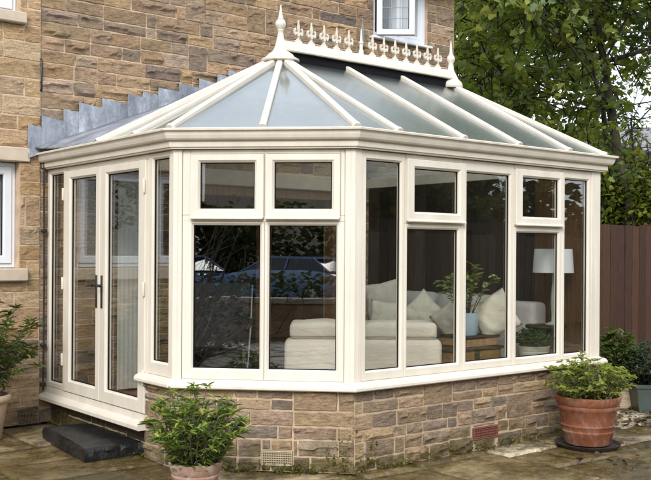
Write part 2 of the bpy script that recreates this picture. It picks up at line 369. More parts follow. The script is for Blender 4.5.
def stone_wall(f, name, parent, s0, s1, z0, z1, holes, seed, pal, mname, mort, row=.225, thick=.28, step=.024, amp=1, dface=0, joint=.0034, lens=(.17, .46)):
    rng = random.Random(seed); rects = []
    z = z0
    while z < z1 - .01:
        h = min(row * rng.uniform(.9, 1.12), z1 - z)
        if z1 - z - h < .06: h = z1 - z
        s = s0 - rng.uniform(0, .1)
        while s < s1:
            L = rng.uniform(.4, 1.1); e = min(s + L, s1)
            if s1 - e < .12: e = s1
            if rng.random() < .2 and h > .12:
                e = min(s + rng.uniform(.18, .34), s1); rects.append((max(s, s0), e, z, z + h))
            else:
                zm = z + h * rng.uniform(.42, .58)
                for a, b in ((z, zm), (zm, z + h)):
                    x = s
                    while x < e - .001:
                        l = rng.uniform(*lens); y = min(x + l, e)
                        if e - y < .09: y = e
                        rects.append((max(x, s0), y, a, b)); x = y
            s = e
        z += h
    for hl in holes: rects = minus(rects, hl)
    mb = MB()
    for a, b, c, d in rects:
        if b - a < .03 or d - c < .025: continue
        jj = joint * rng.uniform(.7, 1.3); a += jj; b -= jj; c += jj; d -= jj
        mb.col = pick(rng, pal); proud = rng.uniform(.008, .020) * amp; sd = rng.uniform(0, 900)
        tilt = rng.uniform(-.010, .010) * amp; rock = rng.random() < .75
        def ax(l, st):
            k = max(2, int((l - .014) / st)); return [0, .0045 / l] + [(.007 + (l - .014) * i / k) / l for i in range(k + 1)] + [1 - .0045 / l, 1]
        US, VS = ax(b - a, step), ax(d - c, step * .72); rows = []; zr_ = rng.uniform(.25, .75); band = rng.uniform(.014, .034) * amp if rock else .005
        for v_ in VS:
            r = []
            for u_ in US:
                edge = u_ in (0, 1) or v_ in (0, 1); ss = a + (b - a) * u_; zz = c + (d - c) * v_
                w1 = noise.noise((ss * 22, zz * 22, sd)) * .0055; w2 = noise.noise((ss * 20, zz * 26, sd + 9)) * .0062
                if edge: dd = -.004
                else:
                    m_ = min(u_ * (b - a), (1 - u_) * (b - a), v_ * (d - c), (1 - v_) * (d - c)); k = .35 + .65 * min(1, m_ / .03)
                    n1 = noise.noise((ss * 6, zz * 9, sd)); n2 = noise.noise((ss * 17, zz * 38, sd + 5)); n3 = noise.noise((ss * 5, 0, sd + 77)); n4 = noise.noise((ss * 22, zz * 8, sd + 31))
                    zc = zr_ + n3 * .35 + n4 * .08; t_ = v_ - zc
                    saw = max(0, 1 - t_ * 1.6) if t_ > 0 else max(0, .25 + t_)
                    dd = max(.0015, proud * .5 + k * (band * saw * (.6 + n1) + amp * (n1 * .007 + n2 * .006)))
                r.append(f.P(ss + w1, dface + dd, zz + w2))
            rows.append(r)
        mb.grid(rows)
    o = mb.build(name, M[mname], parent, recalc=False)
    # the generated grid faces outwards already for s x z order; flip if needed
    me = o.data; n = sum((p.normal.dot(Vector((f.n.x, f.n.y, 0))) for p in list(me.polygons)[:200]))
    if n < 0: me.flip_normals()
    core = MB(); cells = [(s0, s1, z0, z1)]
    for hl in holes: cells = minus(cells, hl)
    for a, b, c, d in cells: f.box(core, a, b, dface - thick, dface, c, d, 0)
    cm = core.build('mortar', M[mort], o)
    return o
# ------------------------------------------------------------------ leaves, plants, trees
LEAFSHAPE = {
 'lance': [(0, 0), (.3, .13), (.55, .16), (.8, .1), (1, 0), (.8, -.1), (.55, -.16), (.3, -.13)],
 'oval': [(0, 0), (.2, .2), (.5, .3), (.8, .2), (1, 0), (.8, -.2), (.5, -.3), (.2, -.2)],
 'maple': [(0, 0), (.02, .22), (-.06, .42), (.22, .34), (.38, .62), (.5, .28), (.72, .3), (1.05, 0), (.72, -.3), (.5, -.28), (.38, -.62), (.22, -.34), (-.06, -.42), (.02, -.22)],
 'round': [(0, 0), (.12, .3), (.45, .42), (.8, .3), (1, 0), (.8, -.3), (.45, -.42), (.12, -.3)],
 'quad': [(0, 0), (.45, .34), (1, 0), (.45, -.34)],
}
def leaf(mb, p, d, up, L, shape='lance', fold=.12, droop=.15):
    d = d.normalized(); sd = d.cross(up)
    if sd.length < 1e-4: sd = d.orthogonal()
    sd.normalize(); u = sd.cross(d)
    ids = [mb.vert(p + d * (x * L) + sd * (y * L) + u * (abs(y) * fold * L * 2 - droop * x * x * L)) for x, y in LEAFSHAPE[shape]]
    mid = len(ids) // 2
    mb.face(*ids[:mid + 1]); mb.face(ids[0], *ids[mid:])
def rdir(rng, zmin=-1, zmax=1):
    z = rng.uniform(zmin, zmax); a = rng.uniform(0, 2 * math.pi); r = math.sqrt(max(0, 1 - z * z)); return Vector((r * math.cos(a), r * math.sin(a), z))
def shade(rng, cols, k=.25):
    c = rng.choice(cols); q = rng.uniform(1 - k, 1 + k); return (c[0] * q * rng.uniform(.9, 1.1), c[1] * q, c[2] * q * rng.uniform(.9, 1.1))
def shrub(parent, base, rx, h, nst, nl, L, cols, seed, shape='lance', tips=None, spread=1., whorl=7, fol='foliage', leafmat='leaf_gloss', rmouth=.1, low=0.15):
    rng = random.Random(seed); lf = MB(); st = MB(); st.col = (.1, .08, .04); base = Vector(base)
    for i in range(nst):
        a = rng.uniform(0, 2 * math.pi); q = math.sqrt(rng.random()); top = rng.uniform(.42, 1.0) * (1 - .4 * q * q)
        p0 = base + Vector((math.cos(a), math.sin(a), 0)) * (rmouth * q)
        p3 = base + Vector((math.cos(a) * rx * q * spread, math.sin(a) * rx * q * spread, h * top))
        p1 = p0.lerp(p3, .5) + Vector((0, 0, h * .12)) + rdir(rng) * .02
        pts = [p0, p0.lerp(p1, .6) + rdir(rng) * .01, p1, p3]
        st.tube(pts, [.004, .0035, .003, .0015], 5)
        for k in range(nl):
            t = low + (1 - low) * (k + rng.random()) / nl
            seg = pts[0].lerp(pts[2], t * 1.6) if t < .6 else pts[2].lerp(pts[3], (t - .6) / .4)
            ax = (p3 - p1).normalized()
            dd = (rdir(rng, -.2, .7) + Vector((math.cos(a), math.sin(a), 0)) * .35 + ax * .3)
            lf.col = shade(rng, cols) if rng.random() > .025 else (.22, .14, .05)
            leaf(lf, seg, dd, Vector((0, 0, 1)), L * rng.uniform(.38, 1.12), shape, rng.uniform(.02, .28), rng.uniform(-.1, .6))
        for k in range(whorl):
            an = 2 * math.pi * k / whorl + rng.uniform(-.3, .3); el = rng.uniform(.1, .8)
            lf.col = shade(rng, tips or cols)
            leaf(lf, p3, Vector((math.cos(an) * math.cos(el), math.sin(an) * math.cos(el), math.sin(el))), Vector((0, 0, 1)), L * rng.uniform(.45, 1.1), shape, rng.uniform(.04, .22), rng.uniform(0, .6))
    f_ = lf.build(fol, M[leafmat], parent, recalc=False); st.build('stem', M['bark'], parent, smooth=True); return f_
def crown(lf, rng, lobes, n, L, cols, shape, inner=.0, tw=None):
    """leaf sprays scattered in lobes: twigs with drooping leaves, uneven and with gaps"""
    tot = sum(r ** 2.2 for _, r in lobes)
    for c, r in lobes:
        k = max(2, int(n * r ** 2.2 / tot / 11))
        for _ in range(k):
            d = rdir(rng); q = rng.uniform(inner, 1) ** .5; p = Vector(c) + Vector((d.x, d.y, d.z * .85)) * r * q
            out = (d + rdir(rng) * .7).normalized(); tone = rng.choice(cols); kk = rng.uniform(.75, 1.25)
            e = p + out * L * rng.uniform(2, 3.6)
            if tw is not None: tw.col = (.035, .028, .02); tw.tube([p - out * L * 1.2, e], [.012, .004], 4, cap=False)
            for i in range(rng.randint(7, 14)):
                q2 = p.lerp(e, rng.random()) + rdir(rng) * L * .9
                m_ = kk * rng.uniform(.75, 1.3); lf.col = (tone[0] * m_, tone[1] * m_, tone[2] * m_ * rng.uniform(.8, 1.2))
                leaf(lf, q2, rdir(rng, -.75, .3) + out * .4, rdir(rng, .1, 1), L * rng.uniform(.6, 1.15), shape, .08, .15)
def limb(mb, rng, p, d, L, r, depth, lobes, bend=.25):
    pts = [p]; q = Vector(p); dd = Vector(d).normalized(); n = 5
    for i in range(n):
        dd = (dd + rdir(rng) * bend * .5 + Vector((0, 0, .06))).normalized(); q = q + dd * (L / n); pts.append(q.copy())
    mb.tube(pts, [r * (1 - .55 * i / n) for i in range(n + 1)], 7)
    if depth == 0: lobes.append((pts[-1], L * .55)); return
    for i in range(rng.randint(2, 3)):
        j = rng.randint(2, n); limb(mb, rng, pts[j], dd + rdir(rng, -.3, .8) * 1.1, L * rng.uniform(.55, .75), r * .5, depth - 1, lobes, bend)
    lobes.append((pts[-1], L * .42))
def tree(name, label, base, h, r, seed, cols, L, n, shape='maple', kind='tree', group=None, trunks=None, extra=None, depth=2, leafmat='leaf', bend=.25, spreadz=.6):
    t = thing(name, label, kind, base, group); rng = random.Random(seed); tk = MB(); lobes = []
    if trunks is None:
        pts = [Vector(base) + Vector((rng.uniform(-.1, .1) * i, rng.uniform(-.1, .1) * i, h * .12 * i)) for i in range(5)]
        trunks = [(pts, r)]
    for pts, rad in trunks:
        pts = [Vector(p) for p in pts]
        tk.tube(pts, [rad * (1.15 - .65 * i / (len(pts) - 1)) for i in range(len(pts))], 10)
        for j in range(max(1, len(pts) // 2 - 1), len(pts)):
            for _ in range(2 if j < len(pts) - 1 else 4):
                limb(tk, rng, pts[j], rdir(rng, .0, spreadz + .35), h * rng.uniform(.16, .3), rad * .28, depth - 1, lobes, bend)
    if extra: lobes += extra
    lf = MB(); crown(lf, rng, lobes, n, L, cols, shape, tw=lf)
    tk.build('trunk', M['bark'], t, smooth=True); lf.build('crown', M[leafmat], t, recalc=False); return t
# ================================================================== SETTING
g = MB(); g.grid([[(-120, -120, -.03), (160, -120, -.03)], [(-120, 160, -.03), (160, 160, -.03)]]); struct(g.build('ground', M['lawn'], recalc=False))
def flags():
    rg = random.Random(12); mb = MB(); bed = MB(); bed.col = (.07, .055, .02)
    bed.grid([[(-9, -9.6, -.016), (9, -9.6, -.016)], [(-9, .0, -.016), (9, .0, -.016)]])
    pal = [((.14, .10, .045), 5), ((.21, .155, .075), 4), ((.07, .052, .022), 4), ((.52, .45, .34), 1.5), ((.30, .24, .155), 2.2), ((.20, .165, .11), 1.5)]
    x = -9
    while x < 9:
        l = rg.choice((.5, .62, .75, .9)) * rg.uniform(.93, 1.07); y = -.03 + rg.uniform(0, .5)
        while y > -9.5:
            h = rg.uniform(.42, 1.0); t = rg.random() * sum(w for _, w in pal)
            for c, w in pal:
                t -= w
                if t <= 0: break
            parts = [(y - h, min(y, -.03), x, x + l)] if rg.random() < .7 else [(y - h, min(y, -.03), x, x + l * .52), (y - h, min(y, -.03), x + l * .52, x + l)]
            for y0, y1, xa, xb in parts:
                if y1 - y0 < .1: continue
                k = rg.uniform(.8, 1.25); mb.col = tuple(v * k for v in c); nx, ny = max(4, int((xb - xa) / .06)), max(4, int((y1 - y0) / .06)); tx, ty, dz = rg.uniform(-.006, .006), rg.uniform(-.006, .006), rg.uniform(-.005, .003); sd = rg.uniform(0, 500); rows = []
                U = [0, .02] + [i / nx for i in range(1, nx)] + [.98, 1]; V = [0, .025] + [j / ny for j in range(1, ny)] + [.975, 1]
                for v in V:
                    r = []
                    for u in U:
                        px = xa + .008 + (xb - xa - .016) * u; py = y0 + .008 + (y1 - y0 - .016) * v; ed = u in (0, 1) or v in (0, 1)
                        wx = noise.noise((px * 4, py * 4, sd)) * .024 + noise.noise((px * 19, py * 19, 4)) * .006; wy = noise.noise((px * 4, py * 4, sd + 50)) * .024 + noise.noise((px * 19, py * 19, 9)) * .006
                        z = -.024 if ed else dz + tx * (u - .5) + ty * (v - .5) + .004 * noise.noise((px * 6, py * 6, sd)) + .002 * noise.noise((px * 25, py * 25, 7))
                        r.append((px + wx, py + wy, z))
                    rows.append(r)
                mb.grid(rows)
            y -= h
        x += l
    o = mb.build('patio', M['patio'], smooth=True, recalc=False); struct(o); struct(bed.build('patio_bed', M['soil_moss'], recalc=False))
flags()
g = MB(); g.grid([[(-40, -40, -.022), (-13, -40, -.022)], [(-40, 30, -.022), (-13, 30, -.022)]]); struct(g.build('road', M['tarmac'], recalc=False))

# ================================================================== HOUSE
house = thing('house', 'tall stone house of sooty and buff coursed blocks behind the conservatory', 'house', (0, 0, 0))
HT = 4.56; OPEN = (1.32, 3.15, .0, 2.02)
upwin = (3.56, 4.36, 3.69, 4.42)
stone_wall(WALL, 'stone_wall', house, -.063, 4.79, 0, HT, [OPEN, upwin, (1.26, 3.25, 2.02, 2.17), (3.50, 4.40, 3.655, 3.69)], 11, GREY, 'stone_grey', 'mortar', row=.232, thick=.3, step=.022, amp=1.05)
lw1 = (-1.72, -.236, 1.262, 2.112); lw2 = (-1.3, -.24, 3.31, 4.35)
stone_wall(WALL, 'stone_wall', house, -4.6, -.066, 0, HT, [lw1, (-1.82, -.152, 2.112, 2.232), (-1.82, -.175, 1.155, 1.262), lw2, (-1.42, -.198, 3.215, 3.31)], 23, BUFF, 'stone_buff', 'mortar', row=.262, thick=.31, step=.022, amp=.7, dface=.012, joint=.0035, lens=(.22, .55))
def trim(nm, s0, s1, z0, z1, d1, d0=-.2, m='ashlar', slope=0):
    mb = MB(); WALL.box(mb, s0, s1, d0, d1, z0, z1, .008); return mb.build(nm, M[m], house)
trim('lintel', -1.815, -.155, 2.115, 2.23, .04); trim('window_sill', -1.815, -.178, 1.158, 1.260, .075)
trim('window_sill', -1.415, -.201, 3.218, 3.308, .075); trim('lintel', 1.265, 3.245, 2.022, 2.168, .02)
trim('window_sill', 3.51, 4.40, 3.660, 3.690, .06, m='white')
# side gable, back and roof of the house
mb = MB(); mb.box(4.49, 4.785, .31, 8, 0, HT, 0); mb.box(-4.6, -4.3, .32, 8, 0, HT, 0); mb.box(-4.29, 4.48, 7.7, 8, 0, HT, 0); mb.col = (.25, .19, .13)
mb.build('rear_wall', M['stone_grey'], house)
mb = MB(); mb.loops([[(-4.8, -.18, HT - .02), (-4.8, 4, HT + 2.5), (-4.8, 8.2, HT - .02), (-4.8, 8.2, HT - .14), (-4.8, -.18, HT - .14)], [(4.95, -.18, HT - .02), (4.95, 4, HT + 2.5), (4.95, 8.2, HT - .02), (4.95, 8.2, HT - .14), (4.95, -.18, HT - .14)]])
mb.build('roof', M['slate'], house)
mb = MB(); mb.tube([(-4.8, -.235, HT - .1), (4.95, -.235, HT - .1)], .055, 12); mb.build('roof_gutter', M['black'], house, smooth=True)
# the room behind the opening
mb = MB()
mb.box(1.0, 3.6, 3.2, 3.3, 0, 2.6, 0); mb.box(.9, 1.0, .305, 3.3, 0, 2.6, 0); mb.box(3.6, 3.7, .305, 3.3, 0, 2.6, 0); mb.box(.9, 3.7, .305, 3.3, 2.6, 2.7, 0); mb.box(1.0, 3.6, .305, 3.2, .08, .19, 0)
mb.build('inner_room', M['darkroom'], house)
mb = MB(); mb.box(1.325, 1.42, -.22 + .24, .16, .2, 2.015, .004); mb.box(3.05, 3.145, .02, .16, .2, 2.015, .004); mb.box(1.42, 3.05, .022, .158, 1.93, 2.015, .004); mb.box(2.18, 2.28, .025, .15, .2, 1.93, .004)
mb.build('inner_door_frame', M['oak'], house)
# ground floor window beside the doors (its reflection shows in the door glass)
wn = LEFTW = None
def house_window(z0, z1, s0, s1, nm='window', d=-.07, lights=2, wf=.055):
    mb = MB(); WALL.ring(mb, s0, s1, z0, z1, .03, .03, .03, .03, d - .07, d, .01); o = mb.build(nm, M['white'], house)
    L = (s1 - s0 - .06) / lights
    for i in range(lights):
        a = s0 + .034 + L * i; b = a + L - .008
        m2 = MB(); WALL.ring(m2, a, b, z0 + .034, z1 - .034, wf, wf, wf, wf, d - .06, d + .014, .01); sa = m2.build('sash', M['white'], o)
        gk = MB(); WALL.ring(gk, a + wf + .009, b - wf - .009, z0 + .043 + wf, z1 - .043 - wf, .004, .004, .004, .004, d - .024, d - .012, .003); gk.build('gasket', M['darkseal'], o)
        p = MB(); WALL.pane(p, a + wf + .01, b - wf - .01, z0 + .044 + wf, z1 - .044 - wf, d - .02); p.build('pane', M['glass'], o)
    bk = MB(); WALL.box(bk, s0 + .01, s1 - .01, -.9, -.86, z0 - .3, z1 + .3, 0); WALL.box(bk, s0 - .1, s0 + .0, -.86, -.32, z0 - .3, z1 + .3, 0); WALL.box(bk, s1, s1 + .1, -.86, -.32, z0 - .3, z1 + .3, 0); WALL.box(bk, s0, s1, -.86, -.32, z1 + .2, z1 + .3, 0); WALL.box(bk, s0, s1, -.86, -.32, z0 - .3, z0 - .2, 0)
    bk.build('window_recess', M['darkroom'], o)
    return o
o = house_window(1.264, 2.110, -1.718, -.238, lights=2)
o = house_window(3.312, 4.348, -1.298, -.242)
# upstairs window with the open casement
mb = MB(); WALL.ring(mb, 3.563, 4.357, 3.694, 4.416, .05, .05, .05, .05, -.12, -.03, .01); uw = mb.build('window', M['white'], house)
mb = MB(); WALL.box(mb, 3.93, 3.985, -.11, -.032, 3.755, 4.355); mb.build('mullion', M['white'], uw)
mb = MB(); WALL.pane(mb, 3.99, 4.297, 3.76, 4.354, -.06); mb.build('pane', M['glass'], uw)
mb = MB(); WALL.ring(mb, 3.985, 4.302, 3.755, 4.359, .03, .03, .03, .03, -.1, -.045, .008); mb.build('sash', M['white'], uw)
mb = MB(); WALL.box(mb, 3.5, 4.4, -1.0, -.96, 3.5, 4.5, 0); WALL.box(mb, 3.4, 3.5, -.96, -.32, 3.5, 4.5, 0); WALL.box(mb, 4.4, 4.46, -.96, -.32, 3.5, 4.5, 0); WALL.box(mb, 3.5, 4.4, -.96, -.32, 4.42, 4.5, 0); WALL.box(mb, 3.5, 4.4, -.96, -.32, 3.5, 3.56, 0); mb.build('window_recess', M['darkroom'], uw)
mb = MB(); 
for i in range(9): mb.tube([(4.0 + .05 * i, .2 + .02 * (i % 2), 3.62), (4.0 + .05 * i, .2 + .02 * (i % 2), 4.38)], .028, 6)
mb.build('curtain', M['curtain'], uw, smooth=True)
an = R(39); OS = Fr((3.585, -.028), (math.cos(an), -math.sin(an)), (-math.sin(an), -math.cos(an)))
mb = MB(); OS.ring(mb, 0, .40, 3.70, 4.40, .05, .05, .05, .05, -.03, .03, .01); sa = mb.build('open_sash', M['white'], uw)
mb = MB(); OS.ring(mb, .059, .341, 3.759, 4.341, .004, .004, .004, .004, .0, .014, .003); mb.build('gasket', M['darkseal'], uw)
mb = MB(); OS.pane(mb, .06, .34, 3.76, 4.34, .008); mb.build('pane', M['glass'], uw)
mb = MB()
for k in range(1, 3): OS.box(mb, .06 + .28 * k / 3 - .003, .06 + .28 * k / 3 + .003, .009, .013, 3.76, 4.34, .001)
for k in range(1, 5): OS.box(mb, .06, .34, .0095, .0125, 3.76 + .58 * k / 5 - .003, 3.76 + .58 * k / 5 + .003, .001)
mb.build('leading', M['lead'], uw)
# thin black pipe in the corner beside the doors
mb = MB(); p_ = [(-.047, -.05, 2.66), (-.047, -.05, 2.2), (-.04, -.052, 1.2), (-.044, -.052, .27)]
mb.tube(p_[1:], .0085, 8)
for z in (.62, 1.55, .30): mb.box(-.066, -.022, -.068, -.03, z, z + .03, .006)
mb.build('cable_pipe', M['black'], house, smooth=True, angle=40)
mb = MB(); mb.tube([(-.062, -.004, 2.97), (-.062, -.022, 2.955), (-.062, -.020, 2.72), (-.062, -.004, 2.70)], .008, 6); mb.build('cable', M['black'], house, smooth=True)
# slim plain grey spike on the wall behind the cresting
vp = aty(356.5, 40, 0)
mb = MB(); mb.lathe([(.0, 0), (.034, 0), (.036, .03), (.028, .06), (.024, .18), (.013, .25), (.008, .28), (.010, .30), (0, .32)], (vp.x, -.09, vp.z - .1), 16); mb.build('grey_spike', M['spike_grey'], house, smooth=True)

# ================================================================== CONSERVATORY
con = thing('conservatory', 'cream framed glazed conservatory with hipped glass roof on a low stone wall', 'conservatory', (1.7, -1.44, 0))
ZB, ZT = .58, 2.08
SL = Fr(A, (0, -1), (-1, 0))
air1 = (.585, .79, .035, .135)          # tan air brick on facet (s, z)
a0 = aty(470, 450, -2.88); a1 = aty(495, 434, -2.88)
air2 = (a0.x - Cc.x, a1.x - Cc.x, .075, .165)
stone_wall(LEFT, 'dwarf_wall', con, 1.675, 2.0487 + .006, 0, .522, [], 5, DWARF, 'stone_dwarf', 'mortar_dw', row=.192, thick=.2, step=.019, lens=(.13, .36), dface=-.004, joint=.0045)
stone_wall(FAC, 'dwarf_wall', con, -.010, FL + .010, 0, .522, [air1], 6, DWARF, 'stone_dwarf', 'mortar_dw', row=.192, thick=.2, step=.019, lens=(.13, .36), dface=-.003, joint=.0045)
stone_wall(LONG, 'dwarf_wall', con, -.010, LL, 0, .522, [air2], 9, DWARF, 'stone_dwarf', 'mortar_dw', row=.192, thick=.2, step=.019, lens=(.13, .36), dface=-.004, joint=.0045)
stone_wall(RIGHT, 'dwarf_wall', con, 0, 2.86, 0, .522, [], 10, DWARF, 'stone_dwarf', 'mortar_dw', row=.205, thick=.2, step=.05, dface=-.004, joint=.0045)
stone_wall(LEFT, 'threshold_wall', con, 0.0, 1.66, -.01, .19, [], 15, [((.10, .08, .05), 1), ((.07, .06, .035), 1)], 'stone_dwarf', 'mortar_dw', row=.21, thick=.2, step=.03, dface=-.05, amp=.6)
for f, hl, mname in ((FAC, air1, 'tan_vent'), (LONG, air2, 'brick_red')):
    s0, s1, z0, z1 = hl; mb = MB(); nx, ny = (18, 7) if f is FAC else (13, 5)
    f.ring(mb, s0 + .002, s1 - .002, z0 + .002, z1 - .002, .005, .005, .005, .005, -.05, .012, .003)
    for i in range(1, nx):
        x = s0 + (s1 - s0) * i / nx; f.box(mb, x - .0022, x + .0022, -.02, .0095, z0 + .006, z1 - .006, .001)
    for j in range(1, ny):
        z = z0 + (z1 - z0) * j / ny; f.box(mb, s0 + .006, s1 - .006, -.02, .009, z - .0028, z + .0028, .001)
    o = mb.build('air_brick', M[mname], con); mb = MB(); f.box(mb, s0, s1, -.28, -.06, z0, z1, 0); mb.build('air_brick_cavity', M['darkseal'], o)
# swept profiles round the bay
def sweep(name, path, prof, m, start_cap=True):
    P = [Vector(p) for p in path]; ds = [(b - a).normalized() for a, b in zip(P, P[1:])]; ns = [Vector((d.y, -d.x)) for d in ds]; ls = []
    for i, p in enumerate(P):
        if i == 0: o = ns[0]
        elif i == len(P) - 1: o = ns[-1]
        else: o = (ns[i - 1] + ns[i]); o = o / (o.dot(ns[i]))
        ls.append([(p.x + o.x * d, p.y + o.y * d, z) for d, z in prof])
    mb = MB(); mb.loops(ls); return mb.build(name, M[m], con)
sweep('window_sill', [(0, -1.64), B, Cc, D, (3.428, -.02)], [(-.09, .523), (.046, .523), (.053, .530), (.053, .545), (.044, .562), (.006, .5795), (-.09, .5795)], 'cream')
sweep('door_sill', [(0, -.012), (0, -1.722)], [(-.09, .192), (.062, .192), (.068, .198), (.068, .222), (.058, .236), (.018, .252), (.015, .296), (-.09, .296)], 'cream')
sweep('gutter', [(0, -.015), B, Cc, D, (3.428, -.02)], [(-.05, 2.066), (.034, 2.066), (.034, 2.074), (.046, 2.078), (.050, 2.108), (.043, 2.111), (.043, 2.116), (.070, 2.121), (.078, 2.130), (.086, 2.150), (.090, 2.170), (.096, 2.176), (.107, 2.177), (.109, 2.188), (.103, 2.193), (.088, 2.193), (.084, 2.154), (-.05, 2.154)], 'cream')
# corner posts
def post(poly): mb = MB(); mb.prism([(p[0], p[1]) for p in poly], .580, 2.062); return mb.build('corner_post', M['cream'], con)
e = .006
def P2(f, s, d): q = f.P(s, d, 0); return (q[0], q[1])
mB = (FAC.n + LEFT.n); mB = mB / mB.dot(FAC.n); mC = (FAC.n + LONG.n); mC = mC / mC.dot(LONG.n)
post([P2(LEFT, 2.006, -.07), P2(LEFT, 2.006, e - .004), P2(LEFT, 2.010, e), tuple(B + mB * e), P2(FAC, .052, e), P2(FAC, .056, e - .004), P2(FAC, .056, -.07)])
post([P2(FAC, FL - .062, -.07), P2(FAC, FL - .062, e - .004), P2(FAC, FL - .058, e), tuple(Cc + mC * e), P2(LONG, .054, e), P2(LONG, .058, e - .004), P2(LONG, .058, -.07)])
post([P2(LONG, 2.497, -.07), P2(LONG, 2.497, e - .004), P2(LONG, 2.501, e), (D.x + e, D.y - e), P2(RIGHT, .1, e), P2(RIGHT, .1, -.07)])
for f, a in ((LONG, 2.556), (FAC, FL - .028), (FAC, .026), (LONG, .026)): mb = MB(); f.box(mb, a, a + .004, .004, .0085, .59, 2.06, .001); mb.build('post_bead', M['cream'], con)
GD = -.022
def light(f, s0, s1, z0, z1, gl, gr, gb, gt, d1=0, nm='window_frame', gd=GD): return f.glight(con, nm, s0, s1, z0, z1, gl, gr, gb, gt, -.042, d1, gd)
def head(f, s0, s1, z0=2.035, z1=2.062): mb = MB(); f.box(mb, s0, s1, -.07, -.001, z0, z1); mb.build('frame_head', M['cream'], con)
def drip(f, s0, s1, z): mb = MB(); mb.loops([[f.P(s, d, zz) for d, zz in ((.0, z), (.034, z - .002), (.036, z + .004), (.02, z + .016), (.0, z + .018))] for s in (s0, s1)]); return mb
def vent(f, s0, s1, z0, z1, gl, gr, gb, gt):
    o = f.glight(con, 'opening_vent', s0, s1, z0, z1, gl, gr, gb, gt, -.028, .020, -.008, b=.014)
    drip(f, s0 + .004, s1 - .004, z0 - .006).build('drip_bar', M['cream'], o); return o
# facet window
light(FAC, .058, .596, ZB, 1.600, .130, .567, .652, 1.577)
light(FAC, .598, 1.112, ZB, 1.600, .627, 1.060, .652, 1.577)
vent(FAC, .110, .592, 1.622, 2.032, .176, .532, 1.682, 1.980)
vent(FAC, .602, 1.084, 1.622, 2.032, .660, 1.030, 1.682, 1.980)
mb = MB(); FAC.box(mb, .058, 1.112, -.07, -.002, 1.6005, 1.64); mb.build('transom', M['cream'], con)
for a, b in ((.058, .1095), (.5925, .6015), (1.0845, 1.112)): mb = MB(); FAC.box(mb, a, b, -.07, -.001, 1.6405, 2.0615); mb.build('jamb', M['cream'], con)
head(FAC, .110, 1.084)
# long wall lights
light(LONG, .060, .440, ZB, 2.062, .106, .404, .645, 2.002)
light(LONG, .4415, 1.014, ZB, 1.600, .472, .958, .640, 1.566)
light(LONG, 1.0155, 1.548, ZB, 2.062, 1.048, 1.506, .638, 1.978)
light(LONG, 1.5495, 2.125, ZB, 1.600, 1.590, 2.084, .634, 1.562)
light(LONG, 2.1265, 2.495, ZB, 2.062, 2.166, 2.460, .625, 1.988)
for a, b, c, d in ((.4475, 1.006, .522, .946), (1.5555, 2.117, 1.640, 2.066)):
    vent(LONG, a, b, 1.620, 2.032, c, d, 1.680, 1.972); head(LONG, a, b)
    mb = MB(); LONG.box(mb, a - .005, b + .007, -.07, -.002, 1.6005, 1.635); mb.build('transom', M['cream'], con)
    for e0, e1 in ((a - .0055, a - .0005), (b + .0005, b + .0075)): mb = MB(); LONG.box(mb, e0, e1, -.07, -.001, 1.6355, 2.06, .001); mb.build('jamb', M['cream'], con)
# left side: narrow lights and the french doors
light(LEFT, .012, .352, .299, 2.062, .070, .318, .345, 2.018)
light(LEFT, 1.712, 2.004, ZB, 2.062, 1.768, 1.978, .672, 2.020)
head(LEFT, .354, 1.71, 2.030, 2.062)
for a, b in ((.3535, .3615), (1.692, 1.7105)): mb = MB(); LEFT.box(mb, a, b, -.07, -.003, .300, 2.0295, .001); mb.build('jamb', M['cream'], con)
HB = Fr(A, (0, -1), (-1, 0))
for k, (a, b, gl, gr) in enumerate(((.364, 1.0, .478, .925), (1.003, 1.690, 1.104, 1.585))):
    dr = LEFT.glight(con, 'door', a, b, .302, 2.027, gl, gr, .395, 1.962, -.034, .014, -.012, b=.014)
    hs = .958 if k == 0 else 1.046
    mb = MB(); LEFT.box(mb, hs - .013, hs + .013, .014, .021, .985, 1.225, .004)
    mb.tube([LEFT.P(hs, .018, 1.15), LEFT.P(hs, .05, 1.15)], .010, 8); sg = -1 if k == 0 else 1
    ll_ = .085 if k == 0 else .05; mb.tube([LEFT.P(hs, .050, 1.15), LEFT.P(hs + sg * .02, .056, 1.152), LEFT.P(hs + sg * ll_, .054, 1.146)], [.011, .010, .008], 8)
    mb.lathe([(0, 0), (.008, 0), (.008, .024), (0, .024)], LEFT.P(hs, .018, 1.02), 8)
    mb.build('handle', M['black'], dr, smooth=True, angle=40)
    hx = .366 if k == 0 else 1.688
    for z in (.50, 1.10, 1.80):
        mb = MB(); p = LEFT.P(hx, .022, z); mb.lathe([(0, 0), (.008, 0), (.010, .006), (.010, .09), (.008, .096), (0, .096)], p, 10); mb.build('hinge', M['cream'], dr, smooth=True, angle=50)
# right hand end and floor
mb = MB()
for i in range(3): mb.col = (.5, .48, .46); RIGHT.box(mb, .11 + .165 * i, .272 + .165 * i, -.06, -.02, .58, 2.062, .004)
mb.build('end_panel', M['oak'], con)
mb = MB()
for i in range(3, 16): k = .5 + .9 * ((i * 5) % 7) / 7; mb.col = (k, k, k); RIGHT.box(mb, .11 + .165 * i, .272 + .165 * i, -.06, -.02, .2, 2.062, .004)
mb.build('dark_panel', M['fence_dark'], con)
mb = MB()
for i in range(24):
    y0 = -2.66 + .11 * i; k = .85 + .3 * ((i * 7) % 5) / 5; mb.col = (k, k, k)
    a = max(.22, .22 + (-1.95 - y0)) if y0 < -1.95 else .22
    mb.box(a, 3.22, y0, y0 + .108, .15, .2, .001)
mb.build('floor', M['floor'], con)
mb = MB(); FAC.box(mb, .06, FL - .06, -.26, -.072, .546, .574); LONG.box(mb, .02, 2.5, -.26, -.072, .5465, .5745); mb.build('inner_sill', M['cream'], con)

